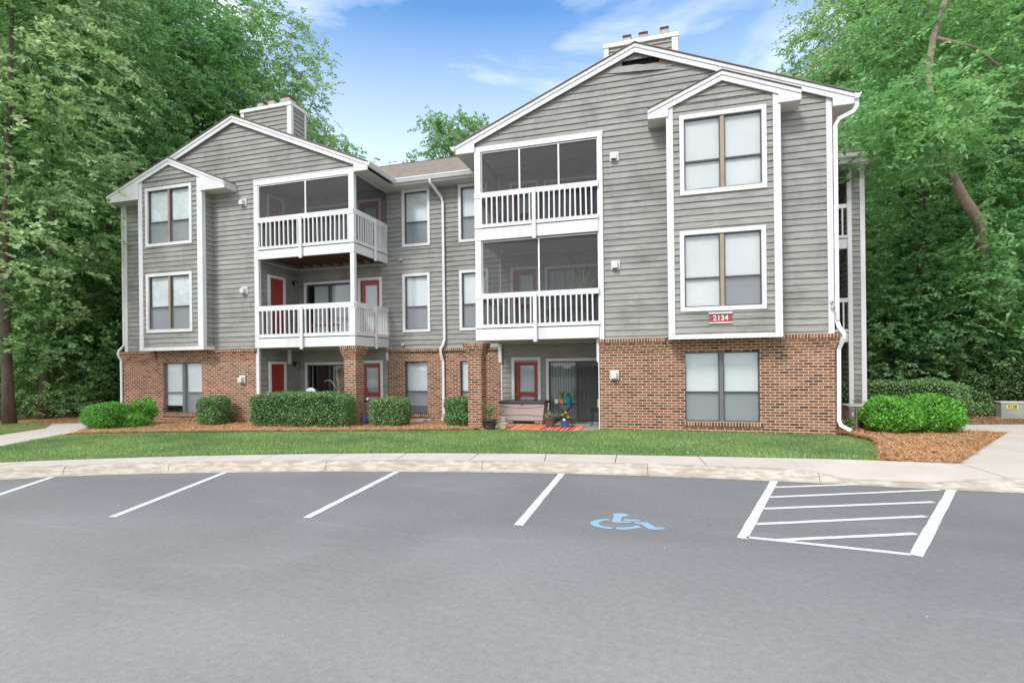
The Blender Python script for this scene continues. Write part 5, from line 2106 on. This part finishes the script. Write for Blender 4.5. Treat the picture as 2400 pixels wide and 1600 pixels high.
# folding table
t = thing('folding_table', 'black folding patio table with crossed legs holding three potted plants', 'table', (-2.77, 14.6, PZ))
m = MB()
m.box(-3.15, -2.39, 14.42, 14.82, .655, .675)
m.build('table_top', 'black_metal', t, bevel=.004)
for y in (14.45, 14.79):
    for a, b in ((-3.05, -2.50), (-2.50, -3.05)):
        m = MB()
        m.tube([(a, y, .655), (b, y + (.02 if a < b else -.02), PZ)], .011, 6)
        m.build('leg', 'black_metal', t)
TZ = .676
pot('clay_pot', 'small pale grey pot at the left end of the folding table', -2.965, 14.58, TZ, .075, .13, 'concrete_pot', plant=blades(9, .10, .2, .008, .5), rim=False)
pot('clay_pot', 'small terracotta pot with tall leaves in the middle of the folding table', -2.805, 14.55, TZ, .062, .11, 'terracotta', plant=blades(26, .22, .42, .014, .55))
pot('glazed_pot', 'teal pot with bright green leaves at the right end of the folding table', -2.63, 14.6, TZ, .105, .195, 'glaze_teal', plant=blades(30, .12, .3, .016, .9))
# patio chair, half hidden by the brick wall
t = thing('patio_chair', 'black metal patio chair with tan seat back half hidden by the brick wall', 'chair', (-1.86, 14.5, PZ))
for x in (-1.98, -1.70):
    for y in (14.35, 14.72):
        m = MB()
        m.tube([(x, y, PZ), (x + .01, y, .35), (x + .02, y + .02, .52)], .012, 6)
        m.build('leg', 'black_metal', t)
m = MB()
m.box(-2.0, -1.66, 14.33, 14.75, .50, .525)
m.build('seat', 'black_metal', t)
m = MB()
m.box(-1.84, -1.68, 14.70, 14.73, .56, .80)
m.build('backrest', 'cream_clay', t, bevel=.01)
# striped rug
t_ = NT('rug_stripes').set(.95, 0, .1)
v = t_.coord()
sp_ = t_.node('SeparateXYZ')
t_.l.new(v, sp_.inputs[0])
wv = t_.node('TexNoise', Scale=1, Detail=0)
wv.noise_dimensions = '1D'
ml = t_.node('Math', _operation='MULTIPLY')
ml.inputs[1].default_value = 8.5
t_.l.new(sp_.outputs['X'], ml.inputs[0])
t_.l.new(ml.outputs[0], wv.inputs['W'])
cr_ = t_.ramp(wv.outputs['Fac'], [(0, (.45, .03, .10, 1)), (.34, (.62, .05, .05, 1)), (.42, (.85, .20, .04, 1)), (.47, (.80, .70, .45, 1)), (.5, (.75, .10, .08, 1)), (.55, (.90, .35, .06, 1)), (.60, (.55, .04, .16, 1)), (.68, (.85, .55, .15, 1)), (.75, (.30, .04, .08, 1))])
cr_.node.color_ramp.interpolation = 'CONSTANT'
t_.base(cr_)
t_.bump(t_.noise(v, 150, 2), .3, .003)
m = MB()
m.pxy([(-4.15, 13.36), (-2.12, 13.36), (-2.12, 14.45), (-4.15, 14.45)], PZ - .0005, PZ + .008)
tag(m.build('rug', 'rug_stripes', None, loc=(-3.1, 13.9, PZ)), 'orange, red and yellow striped outdoor rug on the right patio slab', 'rug')

# left patio
def branches(t, x, y, z):
    m = MB()
    for i in range(34):
        az, sp = R.uniform(0, 6.28), R.uniform(.03, .26)
        h = R.uniform(.45, .85)
        pts = [(x, y, z)]
        for s_ in range(1, 6):
            u = s_ / 5
            pts.append((x + math.cos(az) * sp * u ** 1.2 + R.uniform(-.02, .02), y + math.sin(az) * sp * u ** 1.2, z + h * u + R.uniform(-.015, .015)))
        m.tube(pts, [.007, .007, .006, .005, .004, .002], 4)
    for o_ in (0, .03):
        m.tube([(x, y, z), (x - .15, y, z + .2), (x - .32, y, z + .38 + o_), (x - .46, y, z + .42), (x - .56, y, z + .36 + o_)], [.008, .007, .006, .005, .003], 5)
    m.build('branches', 'dry_twigs', t)


pot('tall_vase', 'tall red vase of dry curly branches behind the long hedge', -9.83, 14.3, .06, .10, .99, 'red_paint', plant=branches, rim=True)['category'] = 'vase'
t = thing('flower_ornament', 'white flower shaped ornament showing just above the long hedge', 'ornament', (-10.87, 14.3, .06))
m = MB()
m.tube([(-10.87, 14.3, .06), (-10.87, 14.3, 1.0)], .012, 6)
m.build('stake', 'galvanised', t)
m = MB()
for dx, dz, r_ in ((-.11, .02, .055), (-.06, .05, .06), (.02, .04, .075), (.09, .02, .06), (.0, -.02, .07), (.12, -.03, .05)):
    m.lathe((-10.87 + dx, 14.28 + dx * .1, 1.02 + dz), [(r_ * .2, -r_), (r_ * .8, -r_ * .6), (r_, 0), (r_ * .8, r_ * .6), (r_ * .2, r_)], 10)
m.build('petals', 'paper_white', t, smooth=True)
for i, (x, lab) in enumerate(((-11.45, 'thin spiky twigs poking above the hedge near the left red door'), (-10.5, 'thin twigs poking above the hedge right of the white ornament'), (-10.1, 'short dry twigs above the hedge beside the red vase'))):
    t = thing('spiky_plant', lab, 'plant', (x, 14.2, .06))
    blades(12, .85, 1.1 + .05 * i, .006, .35, 'dry_twigs')(t, x, 14.2, .08)
t = thing('gazing_ball', 'silver mirror ball on a slatted stand beside the left brick pier', 'gazing ball', (-8.80, 14.2, .06))
m = MB()
N_ = 9
m.lathe((-8.80, 14.2, .765), [(.11 * math.sin(math.pi * (i + .3) / (N_ - .4)), -.11 * math.cos(math.pi * (i + .3) / (N_ - .4))) for i in range(N_)], 20)
m.build('ball', 'mirror_ball', t, smooth=True)
for i, z in enumerate((.62, .54, .46, .38)):
    m = MB()
    m.lathe((-8.80, 14.2, z), [(.10 - .004 * i, 0), (.11 - .004 * i, .01), (.11 - .004 * i, .04), (.10 - .004 * i, .05)], 16)
    m.build('slat', 'box_taupe', t)
m = MB()
m.tube([(-8.8, 14.2, .06), (-8.8, 14.2, .66)], .05, 10)
m.box(-8.92, -8.68, 14.1, 14.3, .06, .12)
m.build('stand', 'galvanised', t)
tb = NT('ball_panels').set(.3)
vv_ = tb.coord()
s2 = tb.node('SeparateXYZ')
tb.l.new(vv_, s2.inputs[0])
cc_ = tb.ramp(s2.outputs['Z'], [(0, (.09, .30, .45, 1)), (.5, (.12, .08, .30, 1))])
cc_.node.color_ramp.interpolation = 'CONSTANT'
mrr = tb.node('MapRange', **{'From__Min': -.13, 'From__Max': .13})
tb.l.new(s2.outputs['Z'], mrr.inputs['Value'])
tb.l.new(mrr.outputs[0], cc_.node.inputs['Fac'])
tb.base(cc_)
m = MB()
m.lathe((-8.70, 13.88, .2), [(.135 * math.sin(math.pi * (i + .2) / (12 - .6)), -.135 * math.cos(math.pi * (i + .2) / (12 - .6))) for i in range(12)], 22)
tag(m.build('beach_ball', 'ball_panels', None, smooth=True, loc=(-8.70, 13.88, .2)), 'purple and light blue ball beside the base of the left brick pier', 'ball')

# balcony furniture
t = thing('side_table', 'small crimson metal table on the open second floor balcony', 'table', (-10.48, 14.5, 2.72))
m = MB()
m.box(-10.90, -10.06, 14.3, 14.7, 3.12, 3.15)
m.build('table_top', 'metal_red', t)
for x in (-10.86, -10.1):
    for y in (14.33, 14.67):
        m = MB()
        m.tube([(x, y, 2.72), (x, y, 3.12)], .013, 6)
        m.build('leg', 'metal_red', t)
t = pot('clay_pot', 'small potted green plant on the crimson balcony table', -10.54, 14.5, 3.15, .06, .08, 'cream_clay', plant=blades(22, .08, .22, .012, .8))
pot('palm_pot', 'spiky palm in a pot behind the screen of the second floor right balcony', -2.15, 14.25, 2.80, .16, .35, 'concrete_pot', plant=blades(90, .8, 1.75, .016, .5, 'tree_leaves_grey'))
PBL = 'small pot plants along the second floor right balcony floor'
for i, (x, r_, mt, lab) in enumerate(((-4.5, .10, 'terracotta', 'leafy pot plant at the left end of the second floor right balcony'), (-3.95, .08, 'concrete_pot', 'second pot plant from the left on the second floor right balcony'),
                                      (-3.05, .09, 'cream_clay', 'pot plant just right of the middle post of the second floor right balcony'), (-2.6, .10, 'glaze_teal', 'pot plant in a teal pot on the second floor right balcony'))):
    pot('clay_pot', lab, x, 14.1 + .1 * (i % 2), 2.80, r_, .17, mt, plant=bushy(60, .16, .40, .06), group=PBL)

# address sign
t = thing('address_sign', 'red house number plate reading 2134 with white borders under the right bay window', 'sign', (1.24, 13.11, 2.81))
m = MB()
m.box(.998, 1.482, 13.095, 13.125, 2.715, 2.915)
m.build('plate', 'sign_red' if 'sign_red' in MATS else (simple('sign_red', (.36, .055, .055, 1), .4, .1) and 'sign_red'), t)
for z in (2.69, 2.915):
    m = MB()
    m.box(.985, 1.495, 13.075, 13.125, z, z + .028)
    m.build('border', 'white_trim', t, bevel=.003)


def text(parent, s, size, mat, mtx, name='number'):
    cu = bpy.data.curves.new(name, 'FONT')
    cu.body = s
    cu.size = size
    cu.extrude = .003
    cu.offset = .0015
    cu.align_x = 'CENTER'
    cu.align_y = 'CENTER'
    o = bpy.data.objects.new(name, cu)
    C.objects.link(o)
    bpy.context.view_layer.update()
    me = bpy.data.meshes.new_from_object(o.evaluated_get(bpy.context.evaluated_depsgraph_get()))
    bpy.data.objects.remove(o)
    me.transform(mtx)
    me.materials.clear()
    me.materials.append(MATS[mat])
    me.name = name
    return link(bpy.data.objects.new(name, me), parent)


text(t, '2134', .17, 'paper_white', Matrix.Translation((0, -.017, 0)) @ Matrix.Rotation(rad(90), 4, 'X'))

# air conditioner
t = thing('air_conditioner', 'grey brown outdoor air conditioner unit beside the brick corner', 'air conditioner', (4.75, 15.6, .05))
m = MB()
m.box(4.50, 5.15, 15.35, 16.0, .06, .60)
m.build('casing', 'box_taupe', t, bevel=.02)
m = MB()
m.box(4.47, 5.18, 15.32, 16.03, .60, .64)
m.build('top_cover', 'soffit_paint', t, bevel=.01)
m = MB()
for i in range(9):
    m.box(4.63 + i * .055, 4.645 + i * .055, 15.335, 15.349, .1, .57)
m.build('grille', 'box_lid', t)
m = MB()
m.box(4.50, 4.62, 15.30, 15.345, .25, .56)
m.build('service_panel', 'galvanised', t, bevel=.004)
m = MB()
m.box(4.55, 4.585, 15.292, 15.299, .36, .47)
m.build('sticker', 'paper_white', t)
m = MB()
m.box(4.62, 4.76, 15.02, 15.10, -.0, .56)
tag(m.build('timber_post', 'brown_pot', None, bevel=.008, loc=(4.69, 15.06, 0)), 'short dark brown post between the air conditioner and the bright shrub', 'post')

# utility box
t = thing('utility_box', 'grey metal utility box with yellow number label at the right edge', 'utility box', (10.1, 19.0, .05))
simple('box_grey', (.33, .36, .31, 1), .5, .25, 4)
simple('label_yellow', (.72, .66, .05, 1), .5, .1)
m = MB()
m.box(9.34, 10.9, 18.62, 18.9, .04, .50)
m.build('casing', 'box_grey', t, bevel=.015)
m = MB()
m.box(9.32, 10.92, 18.60, 18.92, .50, .545)
m.build('lid', 'soffit_paint', t, bevel=.012)
m = MB()
m.box(9.46, 9.74, 18.61, 18.619, .35, .45)
m.build('number_label', 'label_yellow', t)
text(t, '9138', .105, 'plastic_dark', Matrix.Translation((9.60 - 10.1, 18.607 - 19.0, .40 - .05)) @ Matrix.Rotation(rad(90), 4, 'X'))

# splash block below the centre downspout
m = MB()
m.pxy([(-7.45, 14.75), (-7.2, 14.75), (-7.2, 15.05), (-7.45, 15.05)], .05, .11)
tag(m.build('splash_block', 'patio_concrete', None, bevel=.01, loc=(-7.3, 14.9, .05)), 'small concrete splash block behind the square bush, below the narrow brick window', 'block')
